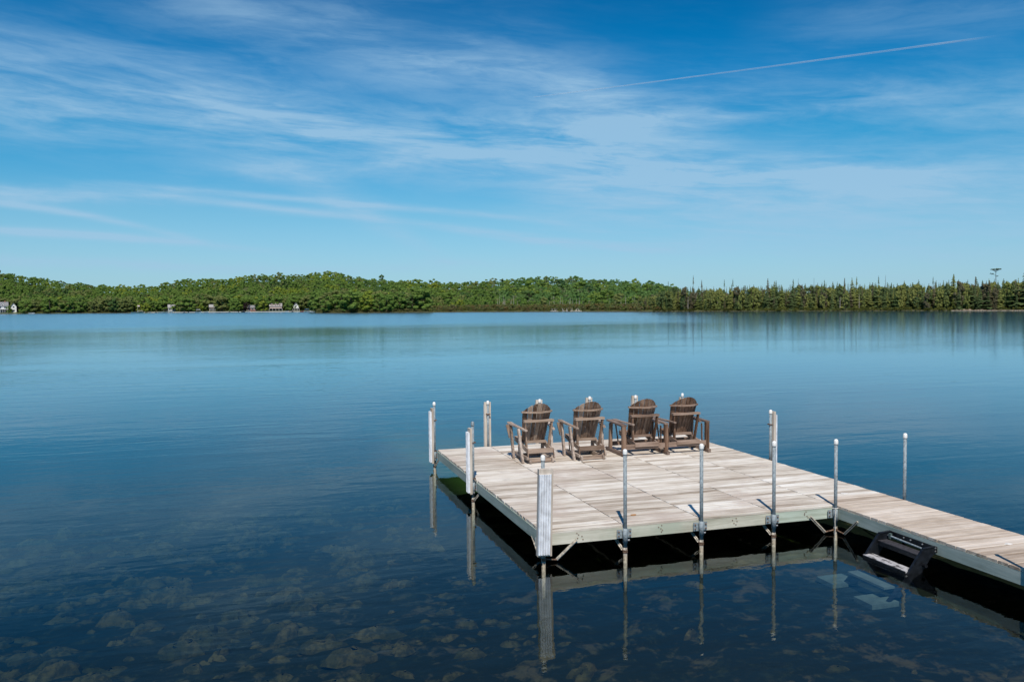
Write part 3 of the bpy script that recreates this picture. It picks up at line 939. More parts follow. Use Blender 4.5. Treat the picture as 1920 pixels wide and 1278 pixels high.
gb = thing('double_glider_bench', 'darker brown joined pair of fan-back chairs sharing one base frame on the dock', 'glider bench', (4.175, 4.46, DZ), -0.015, 'wooden chairs on the dock')
for dxo, sd in ((-0.435, 5), (0.465, 9)):
    seat_unit(gb, M['glider'], M['glider_x'], M['glider_y'], dxo, sd, False)
    for s in (-1, 1): arm(gb, M['glider_y'], M['glider'], s, dxo, 0.02, 0.605)
for k, x in enumerate((-0.905, 0.0, 0.905)):
    MB().bar((x, 0.13, 0.03), (x, 0.13, 0.590), 0.078, 0.060, (0, 1, 0)).obj('rear_leg', M['glider'], gb)
    MB().bar((x, 0.80, 0.03), (x, 0.76, 0.575), 0.055, 0.075, (0, 1, 0)).obj('front_leg', M['glider'], gb)
    MB().bar((x, 0.02, 0.035), (x, 0.98, 0.035), 0.060, 0.065).obj('base_runner', M['glider_y'], gb)
    MB().bar((x, 0.10, 0.605), (x, 0.86, 0.625), 0.120 if k == 0 else 0.09, 0.028).obj('top_rail', M['glider_y'], gb)
    for yy in (0.24, 0.66):
        for s in ((1,) if k == 0 else (-1,) if k == 2 else (-1, 1)):
            MB().bar((x + s * 0.060, yy, 0.560), (x + s * 0.085, yy - 0.06, 0.225), 0.014, 0.040, (0, 1, 0)).obj('swing_arm', M['glider'], gb)
for x0, x1 in ((-0.866, -0.04), (0.04, 0.866)):
    MB().box(((x0 + x1) / 2, 0.115, 0.185), (x1 - x0, 0.036, 0.095)).obj('rear_rail', M['glider_x'], gb)
    MB().box(((x0 + x1) / 2, 0.82, 0.150), (x1 - x0, 0.036, 0.085)).obj('front_rail', M['glider_x'], gb)

# small bits lying on the deck
for (u, v, label, colr, sz) in ((0.72, 2.30, 'small pale dropping on planks near the left-edge post', (0.75, 0.74, 0.7), 0.022),
                                (1.50, 0.42, 'small orange-brown leaf lying near the front edge', (0.42, 0.20, 0.07), 0.030),
                                (5.15, 0.55, 'pale feather-like scrap on the walkway planks by the lone post', (0.75, 0.72, 0.68), 0.05),
                                (5.20, -2.35, 'pale scrap on walkway planks by the right-hand border', (0.75, 0.72, 0.68), 0.04)):
    mb = MB(); n = 8
    pts = [(math.cos(k * 2 * PI / n) * sz * random.uniform(0.6, 1.1) * 1.5, math.sin(k * 2 * PI / n) * sz * random.uniform(0.5, 1.0), 0.004 + random.uniform(0, 0.006)) for k in range(n)]
    mb.add(pts + [(0, 0, 0.012)] + [(x, y, 0.001) for x, y, z in pts], [(k, (k + 1) % n, n) for k in range(n)] + [(n + 1 + k, n + 1 + (k + 1) % n, (k + 1) % n, k) for k in range(n)])
    o = mb.obj('leaf' if 'leaf' in label else 'scrap', plain('litter', colr, 0.8))
    o.location = (u, v, DZ + 0.001); tag(o, label, 'litter')

# =====================================================================
# foliage
# =====================================================================
def leafmat(name, c0, c1, attr=False, hue_noise=0.5):
    mt = bpy.data.materials.new(name); mt.use_nodes = True
    t = NT(mt.node_tree); b = mt.node_tree.nodes['Principled BSDF']
    wp = t.n('ShaderNodeNewGeometry').outputs['Position']
    n = t.noise(wp, 0.55, 3.0, 0.6)
    if attr:
        at_ = t.n('ShaderNodeAttribute'); at_.attribute_name = 'leaf_tone'
        base = at_.outputs['Color']
        col = t.mix(1.0, base, t.mix(n, (0.72, 0.72, 0.72), (1.28, 1.28, 1.28)), 'MULTIPLY')
    else:
        rnd = t.n('ShaderNodeObjectInfo').outputs['Random']
        f = t.add(t.mul(rnd, 0.75), t.mul(n, 0.35))
        col = t.mix(f, c0, c1)
    t.put(b.inputs['Base Color'], col)
    b.inputs['Roughness'].default_value = 0.75
    b.inputs['Specular IOR Level'].default_value = 0.2
    out = [nd for nd in mt.node_tree.nodes if nd.type == 'OUTPUT_MATERIAL'][0]
    tr = t.n('ShaderNodeBsdfTranslucent'); t.put(tr.inputs['Color'], col)
    mx = t.n('ShaderNodeMixShader'); mx.inputs[0].default_value = 0.45
    t.put(mx.inputs[1], b.outputs[0]); t.put(mx.inputs[2], tr.outputs[0])
    t.put(out.inputs['Surface'], mx.outputs[0])
    return mt


TONES = {
    'mid green': ((0.132, 0.227, 0.045), (0.185, 0.279, 0.058)),
    'yellow-green': ((0.218, 0.297, 0.037), (0.290, 0.345, 0.053)),
    'dark green': ((0.081, 0.156, 0.047), (0.121, 0.196, 0.053)),
    'grey-olive': ((0.178, 0.222, 0.066), (0.224, 0.253, 0.081)),
    'purple-leaved': ((0.034, 0.020, 0.022), (0.050, 0.028, 0.032)),
    'conifer': ((0.106, 0.166, 0.064), (0.176, 0.228, 0.088)),
    'cedar': ((0.217, 0.263, 0.072), (0.300, 0.323, 0.102)),
    'brown conifer': ((0.150, 0.142, 0.080), (0.205, 0.185, 0.110)),
    'shrub': ((0.150, 0.165, 0.050), (0.205, 0.195, 0.075)),
}
LM = {k: leafmat('leaves_' + k.replace(' ', '_').replace('-', '_'), *v) for k, v in TONES.items()}
LM['attr'] = leafmat('leaves_wood', None, None, True)
M['bark'] = plain('grey_bark', (0.11, 0.09, 0.07), 0.9, 0.0, 0.35, 3.0, 0.2)
M['snag'] = plain('bleached_dead_wood', (0.36, 0.33, 0.29), 0.9, 0.0, 0.3, 2.0, 0.2)
M['drift'] = plain('pale_driftwood', (0.58, 0.53, 0.46), 0.9, 0.0, 0.25, 2.0, 0.2)


def quads_at(c, nrm, size, r):
    """(n,4,3) leaf-clump quads centred at c facing about nrm"""
    n = len(c)
    nr = nrm + r.normal(0, 0.30, (n, 3)); nr /= np.linalg.norm(nr, axis=1)[:, None]
    a = np.cross(nr, r.normal(0, 1, (n, 3))); a /= np.linalg.norm(a, axis=1)[:, None]
    b_ = np.cross(nr, a)
    s = (size * r.uniform(0.6, 1.25, n))[:, None]
    k = r.uniform(0.6, 1.0, (n, 1))
    return np.stack([c - a * s - b_ * s * k, c + a * s * 0.8 - b_ * s * k * 0.7, c + a * s + b_ * s * k, c - a * s * 0.7 + b_ * s * k], 1)


def dome(c, rad, r, rings=3, seg=7, low=-0.35):
    """uneven leaf mass of one bough: a jittered dome of flat facets"""
    P = np.zeros((rings + 1, seg, 3))
    for a in range(rings + 1):
        el_ = low * PI / 2 + (PI / 2 * 0.97 - low * PI / 2) * a / rings
        for b_ in range(seg):
            th = 2 * PI * (b_ + 0.5 * (a % 2)) / seg
            k = r.uniform(0.80, 1.14)
            P[a, b_] = c + rad * k * np.array([math.cos(el_) * math.cos(th), math.cos(el_) * math.sin(th), math.sin(el_)])
    Q = []
    for a in range(rings):
        for b_ in range(seg):
            Q.append([P[a, b_], P[a, (b_ + 1) % seg], P[a + 1, (b_ + 1) % seg], P[a + 1, b_]])
    return np.array(Q)


def broadleaf(seed, lobes=11, per=34, size=0.030, spread=0.26, low=0.16, rings=3, seg=7, rs=1.0):
    """unit-height crown: uneven boughs fringed with leaf clumps"""
    r = np.random.default_rng(seed)
    out_ = []
    sx = r.uniform(0.85, 1.2); lean = r.normal(0, 0.03, 2)
    for i in range(lobes):
        h = r.uniform(low + 0.12, 0.84)
        env = spread * math.sqrt(max(0.08, 1 - ((h - 0.48) / 0.50) ** 2))
        th = r.uniform(0, 2 * PI); d = env * math.sqrt(r.uniform(0.15, 1.0))
        c = np.array([d * math.cos(th) * sx + lean[0] * h, d * math.sin(th) + lean[1] * h, h])
        rad = np.array([1, 1, 0.82]) * r.uniform(0.105, 0.175) * rs
        if i == 0: c = np.array([lean[0], lean[1], 0.86]); rad = np.array([0.13, 0.13, 0.13]) * rs
        out_.append(dome(c, rad, r, rings, seg))
        v = r.normal(0, 1, (per, 3)); v /= np.linalg.norm(v, axis=1)[:, None]
        v[:, 2] = np.abs(v[:, 2]) * np.where(r.uniform(0, 1, per) < 0.72, 1, -1)
        out_.append(quads_at(c + v * rad * r.uniform(0.98, 1.20, (per, 1)), v, size, r))
    return np.concatenate(out_)


def conifer(seed, rad=0.16, tiers=17, per=8, base=0.07, top_gap=0.0, droop=0.35, ragged=0.35):
    r = np.random.default_rng(seed)
    Q = []
    for i in range(tiers):
        f = i / (tiers - 1)
        z = base + (0.985 - base) * f
        if top_gap and 0.62 < f < 0.62 + top_gap and r.uniform() < 0.7: continue
        R = rad * (1 - f) ** 0.80 * r.uniform(1 - ragged, 1 + ragged * 0.6) + 0.012
        n = max(4, int(per * (1 - 0.4 * f)))
        for k in range(n):
            th = 2 * PI * (k + r.uniform(-0.35, 0.35)) / n + i * 1.1
            L = R * r.uniform(0.65, 1.15); w = L * r.uniform(0.30, 0.52) + 0.008
            d = np.array([math.cos(th), math.sin(th), 0]); s = np.array([-d[1], d[0], 0])
            z0 = z + r.uniform(-0.02, 0.02); up = 0.02
            tip = d * L + np.array([0, 0, z0 - L * droop * r.uniform(0.4, 1.3)])
            mid = d * L * 0.55
            Q.append([np.array([0, 0, z0 + up]), mid + s * w + [0, 0, z0 - L * droop * 0.35], tip, mid - s * w + [0, 0, z0 - L * droop * 0.35]])
    Q.append([np.array([0.008, 0, 0.93]), np.array([0, 0, 1.0]), np.array([-0.008, 0, 0.93]), np.array([0, 0.006, 0.92])])
    return np.array(Q)


def quad_mesh(name, q, mat):
    n = len(q)
    return np_mesh(name, q.reshape(-1, 3), np.arange(n * 4).reshape(n, 4), mat)


BL = [broadleaf(100 + i, 30, 30, 0.022, 0.31, 0.00, 3, 7, 0.66) for i in range(6)]
BLR = [broadleaf(140 + i, 15, 7, 0.024, 0.29, 0.10, 2, 6, 0.74) for i in range(6)]          # for the far wood
CO = [conifer(200 + i, *a) for i, a in enumerate(((0.20, 18, 9, 0.04), (0.27, 16, 10, 0.03), (0.135, 20, 8, 0.08, 0.14), (0.30, 15, 11, 0.02, 0.0, 0.25, 0.55), (0.11, 20, 7, 0.14, 0.1)))]
CD = [broadleaf(260 + i, 26, 26, 0.022, 0.20, 0.0, 2, 6, 0.55) for i in range(3)]      # rounded, ragged cedars
for q_ in CD: q_[..., :2] *= 0.72
SH = [broadleaf(300 + i, 6, 10, 0.055, 0.42, 0.0, 2, 6) for i in range(3)]
BLM = {(k, i): quad_mesh('crown', BL[i], LM[k]) for k in ('mid green', 'yellow-green', 'dark green', 'grey-olive', 'purple-leaved') for i in range(6)}
COM = {(k, i): quad_mesh('crown', CO[i], LM[k]) for k in ('conifer', 'cedar', 'brown conifer') for i in range(5)}
CO += CD
for k in ('conifer', 'cedar', 'brown conifer'):
    for i in range(3): COM[k, 5 + i] = quad_mesh('crown', CD[i], LM[k])


def trunk_mesh(name, h, r0, mat, limbs=3, seed=0):
    rr = random.Random(seed)
    mb = MB()
    mb.tube((0, 0, -0.04), (0.01, 0, h * 0.5), r0, r0 * 0.7, 7)
    mb.tube((0.01, 0, h * 0.5), (0.0, 0.01, h), r0 * 0.7, r0 * 0.25, 7)
    for k in range(limbs):
        a = rr.uniform(0, 2 * PI); z = h * rr.uniform(0.4, 0.75)
        mb.tube((0.008, 0, z), (math.cos(a) * 0.16, math.sin(a) * 0.16, z + 0.18), r0 * 0.45, r0 * 0.12, 5)
    return mb.mesh(name, mat)
TRB = [trunk_mesh('trunk', 0.78, 0.020, M['bark'], 4, s) for s in range(2)]
TRC = trunk_mesh('trunk', 0.97, 0.014, M['bark'], 0, 5)

_used = {}
def tree(name, label, cat, p, h, crown, trunk, wide=1.0, group=None):
    r = thing(name, label, cat, p, random.uniform(0, 6.28), group)
    r.scale = (h * wide, h * wide, h)
    link('trunk', trunk, r)
    link('crown', crown, r)
    return r


def gz(x, s): return land_z(x, s)


# ---- the wooded hills: all places first, the nearest ones become things ----
spots = []                                    # (D, x, s, tone, h, wide)
rt_ = random.Random(5)
def tone_pick(x, s):
    base = 0.5 + 0.5 * math.sin(x * 0.021 + s * 0.017 + 1.2 * math.sin(s * 0.021)) * math.cos(x * 0.0125 - s * 0.03 + 0.8)
    u = rt_.random() * 0.42 + base * 0.58
    if s < 60: return ('yellow-green' if u < 0.20 else 'mid green' if u < 0.58 else 'grey-olive' if u < 0.80 else 'dark green')
    return ('yellow-green' if u < 0.26 else 'mid green' if u < 0.68 else 'grey-olive' if u < 0.80 else 'dark green')

def open_front(x):
    """columns where cottages, lawns and boats stand in front"""
    for a, b_ in ((-4, 32), (52, 66), (98, 118), (248, 276), (296, 334), (358, 382), (384, 404), (450, 486), (500, 536), (546, 592)):
        if a + 1 <= x <= b_ - 1: return True
    return False
s_rows = [5, 13, 23, 34, 46, 60, 76, 94, 114, 136, 160, 186, 214, 244, 276, 310, 346, 384, 424, 466, 500]
for ri, s in enumerate(s_rows):
    x = -620.0
    while x < 1420:
        jx = x + rt_.uniform(-4, 4); js = s + rt_.uniform(-0.35, 0.35) * (s_rows[min(ri + 1, len(s_rows) - 1)] - s + 4)
        js = max(js, 3.0)
        D = shore(jx) + js
        rs = ridge_s(jx)
        ok = js < rs + 14
        if jx > 1190 and js < 190: ok = False          # conifers stand here
        if 800 < jx <= 1190 and js < 62: ok = False      # low shrubs along the middle shore
        if 800 < jx <= 1190 and js < 120 and rt_.random() < 0.45: ok = False
        if jx < 592 and js < 16 and open_front(jx): ok = False
        if jx < 592 and js < 10 and rt_.random() < 0.25: ok = False
        if jx > 1275 and js > 330: ok = False
        if abs(jx - 588) < 7 and js < 40: ok = jx > 590 and js > 4
        h = rt_.uniform(6.0, 9.4) * (1.25 if rt_.random() < 0.10 else 1.0)
        if 590 < jx < 800 and js < 50: h = rt_.uniform(7.0, 12.5)
        if jx < 590 and js < 45: h = rt_.uniform(7.0, 12.5)
        if 800 < jx < 1190 and js < 130: h = rt_.uniform(4.5, 8.0)
        if ok: spots.append((D, jx, js, tone_pick(jx, js), h, rt_.uniform(1.1, 1.55)))
        step = max(6.0, 0.62 * h / (D / FPX)) * rt_.uniform(0.75, 1.1)
        x += step
def zone(x): return 0 if x < 590 else 1 if x < 805 else 2
vis = [sp for sp in spots if -15 < sp[1] < 1935]
vis.sort(key=lambda sp: -(sp[4] / sp[0]) + (0.02 if sp[2] > 55 else 0) )
N_BL = 288
chosen = set(id(sp) for sp in vis[:N_BL])
def tree_label(tone, x, s):
    row = 'front-row' if s < 16 else 'second-row' if s < 30 else 'rear'
    if x < 590:
        w = ('above the white house at the left border' if x < 40 else 'around the half-hidden grey cottage' if x < 130 else
             'on the houseless stretch right of the grey cottage' if x < 190 else 'left of the cream pontoon boat' if x < 250 else
             'around the pale-roofed cottage with boat lifts' if x < 342 else 'around the two brown cottages' if x < 412 else
             'between the log cottage and the low red cottage' if x < 450 else 'around the low red cottage' if x < 498 else 'around the large pink house')
        return tone + ' ' + row + ' leafy tree ' + w, tone + ' bay shore trees ' + w
    if x < 805:
        w = 'on the left end of the wooded point' if x < 650 else 'in the middle of the wooded point' if x < 725 else 'on the right end of the wooded point'
        return tone + ' ' + row + ' leafy tree ' + w, tone + ' trees ' + w
    w = 'left of the driftwood' if x < 1030 else 'above the driftwood' if x < 1095 else 'between driftwood and conifer shore'
    return tone + ' ' + row + ' leafy tree behind middle shore brush, ' + w, tone + ' middle shore trees ' + w
for sp in spots:
    if id(sp) not in chosen: continue
    D, x, s, tone, h, wd = sp
    i = rt_.randrange(6)
    lab, grp = tree_label(tone, x, s)
    tree('broadleaf_tree', lab, 'tree', at(x, D, gz(x, s) - 0.1), h, BLM[tone, i], TRB[i % 2], wd, grp)


def merge_stuff(name, items, mat):
    """items: (quads, position, height, wide, colour) joined into one foliage object"""
    allq, cols = [], []
    for q, p, h, wd, col in items:
        a = rt_.uniform(0, 2 * PI); ca, sa = math.cos(a), math.sin(a)
        x_, y_, z_ = q[..., 0] * h * wd, q[..., 1] * h * wd, q[..., 2] * h
        allq.append(np.stack([x_ * ca - y_ * sa + p[0], x_ * sa + y_ * ca + p[1], z_ + p[2]], -1))
        cols.append(np.tile(np.array([*col, 1.0]), (len(q) * 4, 1)))
    Q = np.concatenate(allq); C_ = np.concatenate(cols)
    me = quad_mesh(name, Q, mat)
    at_ = me.attributes.new('leaf_tone', 'FLOAT_COLOR', 'POINT')
    at_.data.foreach_set('color', C_.astype(np.float32).ravel())
    return setting(link(name, me), 'stuff')


def tcol(tone):
    a, b_ = TONES[tone]; f = rt_.random()
    return tuple(a[i] + (b_[i] - a[i]) * f for i in range(3))

items = []
for sp in spots:
    if id(sp) in chosen: continue
    D, x, s, tone, h, wd = sp
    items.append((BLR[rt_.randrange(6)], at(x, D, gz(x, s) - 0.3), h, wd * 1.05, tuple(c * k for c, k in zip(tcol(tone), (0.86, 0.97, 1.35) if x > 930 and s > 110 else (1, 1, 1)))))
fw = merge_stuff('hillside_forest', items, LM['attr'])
fw['label'] = 'dense green forest covering the low hills beyond the lake'
print('broadleaf spots', len(spots), 'stuff trees', len(items))

# ---- conifers on the right-hand shore ----
cs_rows = [5, 10, 16, 22, 29, 37, 46, 56, 68, 82]
cspots = []
for ri, s in enumerate(cs_rows):
    x = 1192.0
    while x < 2420:
        jx = x + rt_.uniform(-4, 4); js = s + rt_.uniform(-3, 4)
        D = shore(jx) + js
        h = rt_.uniform(7.4, 10.8)
        if jx < 1260: h *= 0.60 + 0.40 * (jx - 1192) / 68.0
        if s < 8: h *= 0.72
        if rt_.random() < 0.05: h *= 1.22
        tn = rt_.random(); tone = 'conifer' if tn < 0.42 else 'cedar' if tn < 0.84 else 'brown conifer'
        cspots.append((D, jx, js, tone, h, rt_.uniform(0.9, 1.25)))
        x += rt_.uniform(6.0, 11.5) * (1.0 if s < 40 else 1.1)
# a few that stand out against the sky: (column, top row, tone, mesh, width)
FEAT = [(1300, 519, 'brown conifer', 2, 'tallest thin-topped spruce at the left end of the right-hand tree line'),
        (1253, 528, 'conifer', 4, 'thin spruce poking up where the hill meets the conifer shore'),
        (1358, 526, 'conifer', 2, 'dark pointed spruce left of centre of the right-hand tree line'),
        (1374, 525, 'conifer', 2, 'narrow spruce just right of another pointed spruce'),
        (1455, 528, 'conifer', 0, 'dense topped conifer rising above the middle of the right shore'),
        (1487, 526, 'conifer', 0, 'bushy topped conifer beside a thin dead stem'),
        (1541, 532, 'conifer', 2, 'narrow dark spruce with straight pointed top above cedars'),
        (1647, 522, 'conifer', 2, 'tall narrow spruce beside the leafless dead tree'),
        (1671, 534, 'conifer', 0, 'small pointed conifer just right of the dead tree'),
        (1722, 529, 'conifer', 3, 'broad conical conifer with rounded top on right shore'),
        (1749, 525, 'conifer', 2, 'spiky spruce right of the broad conical conifer'),
        (1830, 526, 'conifer', 3, 'bushy conifer left of the flat-topped pine'),
        (1905, 530, 'conifer', 3, 'dark broad conifer at the right border')]
cspots.sort(key=lambda c: c[0] - 20 * c[4])
n_c = 0; citems = []
for (D, x, s, tone, h, wd) in cspots:
    inview = -5 < x < 1930
    i = rt_.choice([0, 1, 0, 3, 1, 2]) if s < 40 else rt_.choice([0, 1, 2, 1, 0, 2, 4])
    if tone == 'brown conifer': i = rt_.choice([2, 4, 0, 6])
    if tone == 'cedar': i = rt_.choice([5, 6, 7, 1, 0, 0, 1, 2])
    if tone == 'conifer' and rt_.random() < 0.12: i = rt_.choice([5, 6, 7])
    if inview and n_c < 270:
        n_c += 1
        lab = {'conifer': 'dark green spruce', 'cedar': 'olive green cedar', 'brown conifer': 'brownish thinning conifer'}[tone]
        wz = ('left of the tallest thin spruce' if x < 1300 else 'between tallest spruce and twin pointed spruces' if x < 1374 else 'between twin pointed spruces and bushy conifer' if x < 1487
              else 'between bushy conifer and leafless dead tree' if x < 1660 else 'between dead tree and broad conical conifer' if x < 1722 else 'between conical conifer and flat-topped pine' if x < 1866 else 'right of the flat-topped pine')
        lab += (" at the water's edge " if s < 9 else ' in the second rank ' if s < 19 else ' in the back ranks ') + wz
        tree('conifer_tree', lab, 'tree', at(x, D, gz(x, s) - 0.1), h, COM[tone, i], TRC, wd, tone + ' trees ' + wz)
    else:
        citems.append((CO[i], at(x, D, gz(x, s) - 0.2), h, wd, tcol(tone)))
cw = merge_stuff('conifer_wood', citems, LM['attr'])
cw['label'] = 'conifer wood behind the front trees of the right-hand shore'
for (x, ytop, tone, i, lab) in FEAT:
    D = shore(x) + 24.0
    h = (hor(x) - ytop) * D / FPX + CAM.z - gz(x, 24.0)
    tree('conifer_tree', lab, 'tree', at(x, D, gz(x, 24.0)), h, COM[tone, i], TRC, 0.8 if i in (2, 4) else 0.9)

# flat-topped pine, bare trunk below an umbrella of boughs
x = 1866; D = shore(x) + 26; gzz = gz(x, 26)
h = (hor(x) - 511) * D / FPX + CAM.z - gzz
r = np.random.default_rng(77)
ft = thing('flat_topped_pine', 'tall bare-trunked pine with a flat spreading top near the right border', 'tree', at(x, D, gzz))
mb = MB(); mb.tube((0, 0, -0.2), (0.25, 0, h * 0.6), 0.16, 0.12, 8); mb.tube((0.25, 0, h * 0.6), (0.0, 0, h * 0.98), 0.12, 0.05, 8)
for k in range(9):
    a = k * 0.7; mb.tube((0.05, 0, h * 0.90), (math.cos(a) * 1.2, math.sin(a) * 1.2, h * (0.965 + 0.02 * math.sin(k * 3))), 0.05, 0.02, 5)
for a, zz in ((2.9, 0.83), (0.3, 0.78), (3.5, 0.72)):
    mb.tube((0.12, 0, h * zz), (math.cos(a) * 1.6, math.sin(a) * 1.6, h * zz + 0.2), 0.04, 0.015, 5)
mb.obj('trunk', M['bark'], ft)
cc = []
for k in range(16):
    a = r.uniform(0, 6.28); d = r.uniform(0.2, 1.5)
    cc.append(np.array([math.cos(a) * d, math.sin(a) * d, h * 0.97 + r.uniform(-0.15, 0.15)]) + r.normal(0, 1, (16, 3)) * [0.42, 0.42, 0.09])
cc.append(np.array([-1.15, 0.3, h * 0.855]) + r.normal(0, 1, (26, 3)) * [0.35, 0.35, 0.10])
cc.append(np.array([0.8, 0.3, h * 0.80]) + r.normal(0, 1, (14, 3)) * [0.25, 0.3, 0.08])
cc = np.concatenate(cc)
link('crown', quad_mesh('crown', quads_at(cc, np.tile([0, 0, 1.0], (len(cc), 1)), 0.22, r), LM['conifer']), ft)


# dead standing trees
def snag(x, s, ytop, label, seed, mat='snag', branches=9, group=None, blen=0.9):
    D = shore(x) + s; z0 = gz(x, s); h = (hor(x) - ytop) * D / FPX + CAM.z - z0
    rr = random.Random(seed)
    o = thing('dead_tree', label, 'tree', at(x, D, z0), rr.uniform(0, 6), group)
    lx = rr.uniform(-0.03, 0.03) * h
    MB().tube((0, 0, -0.3), (lx * 0.5, 0, h * 0.5), 0.13, 0.10, 7).tube((lx * 0.5, 0, h * 0.5), (lx, 0, h), 0.10, 0.03, 7).obj('trunk', M[mat], o)
    mb = MB()
    for k in range(branches):
        f = rr.uniform(0.30, 0.96); a = rr.uniform(0, 6.28); L = blen * (1.1 - f) * rr.uniform(0.7, 1.8) + 0.2
        mb.tube((lx * f, 0, h * f), (lx * f + math.cos(a) * L, math.sin(a) * L, h * f + L * rr.uniform(-0.1, 0.5)), 0.028, 0.010, 5)
    mb.obj('branch', M[mat], o)
    return o
snag(1660, 20, 520, 'leafless dead tree with short side branches above the right shore', 1, 'bark', 16)
snag(1495, 18, 524, 'thin leafless dead stem beside the bushy topped conifer', 2, 'bark', 6)
snag(1526, 18, 524, 'slender leafless pole standing above the middle of the right shore', 3, 'bark', 5)
snag(1575, 2.5, 556, 'pale dead stem standing right at the water on the right shore', 4)
snag(1611, 6, 552, 'short pale dead stem among cedars on the right shore', 5)
for k, x in enumerate((1277, 1290, 1297, 1305, 1331, 1346)):
    snag(x, rt_.uniform(3, 12), rt_.uniform(552, 562), 'pale bleached dead trunk at the left end of the conifer shore', 20 + k, 'snag', 5, 'bleached trunks at the conifer shore')
for k in range(46):
    x = rt_.choice([rt_.uniform(925, 1000), rt_.uniform(1015, 1072), rt_.uniform(1060, 1110), rt_.uniform(1140, 1190)])
    snag(x, rt_.uniform(45, 105), rt_.uniform(553, 566), 'pale dead trunk standing in the swamp behind the middle shore', 60 + k, 'snag', 5, 'pale dead trunks behind the middle shore', 0.7)

# brush, reeds and grass along the water: nobody could count it
items = []
for k in range(900):
    x = rt_.uniform(795, 1235); s = abs(rt_.gauss(0, 1)) * 17 + 2.5
    if s > 62: continue
    h = rt_.uniform(1.8, 3.4) * (0.75 if s < 8 else 1.0)
    D = shore(x) + s
    tn = tcol('shrub'); tn = tuple(c * rt_.uniform(0.75, 1.15) for c in tn)
    items.append((SH[rt_.randrange(3)], at(x, D, gz(x, s) - 0.25), h, rt_.uniform(0.9, 1.3), tn))
for k in range(260):
    x = rt_.uniform(594, 800); s = rt_.uniform(1.5, 7)
    items.append((SH[rt_.randrange(3)], at(x, shore(x) + s, gz(x, s) - 0.2), rt_.uniform(0.8, 2.2), rt_.uniform(0.9, 1.2), tcol('shrub')))
for k in range(300):
    x = rt_.uniform(-600, 585); s = rt_.uniform(2.0, 12)
    if open_front(x): continue
    items.append((SH[rt_.randrange(3)], at(x, shore(x) + s, gz(x, s) - 0.2), rt_.uniform(0.8, 2.4), rt_.uniform(0.9, 1.2), tcol('shrub' if rt_.random() < 0.5 else 'mid green')))
br = merge_stuff('shore_brush', items, LM['attr'])
br['label'] = 'low olive brush along the far water edge'
items = []
for k in range(1300):
    x = rt_.uniform(1225, 2400); s = rt_.uniform(-0.1, 6.0)
    if 1790 < x < 1990 and s < 2.2: continue
    c = (0.150, 0.160, 0.035) if rt_.random() < 0.6 else (0.085, 0.105, 0.022)
    if x < 1400: c = tuple(v * 0.6 for v in c)
    items.append((SH[rt_.randrange(3)], at(x, shore(x) + s, gz(x, s) - 0.15), rt_.uniform(0.5, 1.25), rt_.uniform(1.1, 1.8), c))
gr = merge_stuff('shore_grass', items, LM['attr'])
gr['label'] = 'yellow-green marsh grass fringing the right-hand shore'

# driftwood on the middle shore
for k, x in enumerate((1036, 1042, 1056, 1063, 1072, 1079, 1086)):
    rr = random.Random(400 + k)
    o = thing('driftwood', 'bleached driftwood stump with upturned limbs at the water on the middle shore', 'driftwood', at(x, shore(x) + 0.8, 0.1), rr.uniform(0, 6), 'driftwood on the middle shore')
    MB().tube((-1.2, 0, 0.10), (0, 0, 0.2), 0.12, 0.15, 7).tube((0, 0, 0.2), (1.3, 0.3, 0.35), 0.15, 0.06, 7).obj('log', M['drift'], o)
    mb = MB()
    for j in range(5):
        a = rr.uniform(0, 6.28); L = rr.uniform(0.6, 1.5)
        mb.tube((rr.uniform(-0.5, 0.8), 0, 0.2), (math.cos(a) * L * 0.7, math.sin(a) * L * 0.4, 0.3 + L), 0.08, 0.03, 6)
    mb.obj('limb', M['drift'], o)

# bare sandy bank at the right end of the far shore
sb = MB(); rr = random.Random(12)
for k in range(40):
    a = 1786 + k * 5.2
    hgt_ = 0.22 + 0.12 * rr.random()
    sb.bar(at(a, shore(a) + 0.5, hgt_ * 0.5 - 0.1), at(a + 5.6, shore(a + 5.6) + 0.5, hgt_ * 0.5 - 0.1), 1.6 + rr.random(), hgt_ + 0.2)
for k in range(26):
    a = rr.uniform(1794, 1846); sz = rr.uniform(0.15, 0.42)
    p = at(a, shore(a) + rr.uniform(-0.3, 1.2), rr.uniform(0.1, 0.45))
    sb.box(p, (sz * 1.5, sz, sz), Matrix.Rotation(rr.uniform(0, 3), 3, 'Z') @ Matrix.Rotation(rr.uniform(-0.5, 0.5), 3, 'X'))
setting(sb.obj('sand_bank', plain('sandy_bank', (0.40, 0.31, 0.22), 0.9, 0.0, 0.35, 1.5)))

# distinct trees on the left shore
for x, D_, h, tone, lab in ((262, 673, 6.6, 'yellow-green', 'left one of two rounded bright yellow-green trees by the pontoon boats'),
                            (275, 668, 7.2, 'yellow-green', 'right one of two rounded bright yellow-green trees by the pontoon boats'),
                            (376, 642, 5.2, 'yellow-green', 'small yellow-green tree beside the brown gabled cottage'),
                            (463, 617, 6.4, 'purple-leaved', 'dark purple-leaved tree beside the low red cottage'),
                            (543, 604, 6.2, 'purple-leaved', 'dark purple-leaved tree between the large pink house and white gabled house'),
                            (17, 738, 5.6, 'mid green', 'bushy tree standing in front of the white house at left border'),
                            (487, 625, 9.5, 'grey-olive', 'tall tiered olive tree left of the large pink house'),
                            (716, 905, 13.0, 'dark green', 'single tree rising above the ridge behind the wooded point')):
    s = D_ - shore(x)
    tree('broadleaf_tree', lab, 'tree', at(x, D_, gz(x, s) - 0.1), h, BLM[tone, rt_.randrange(6)], TRB[0], 1.15 if D_ < 900 else 0.8)

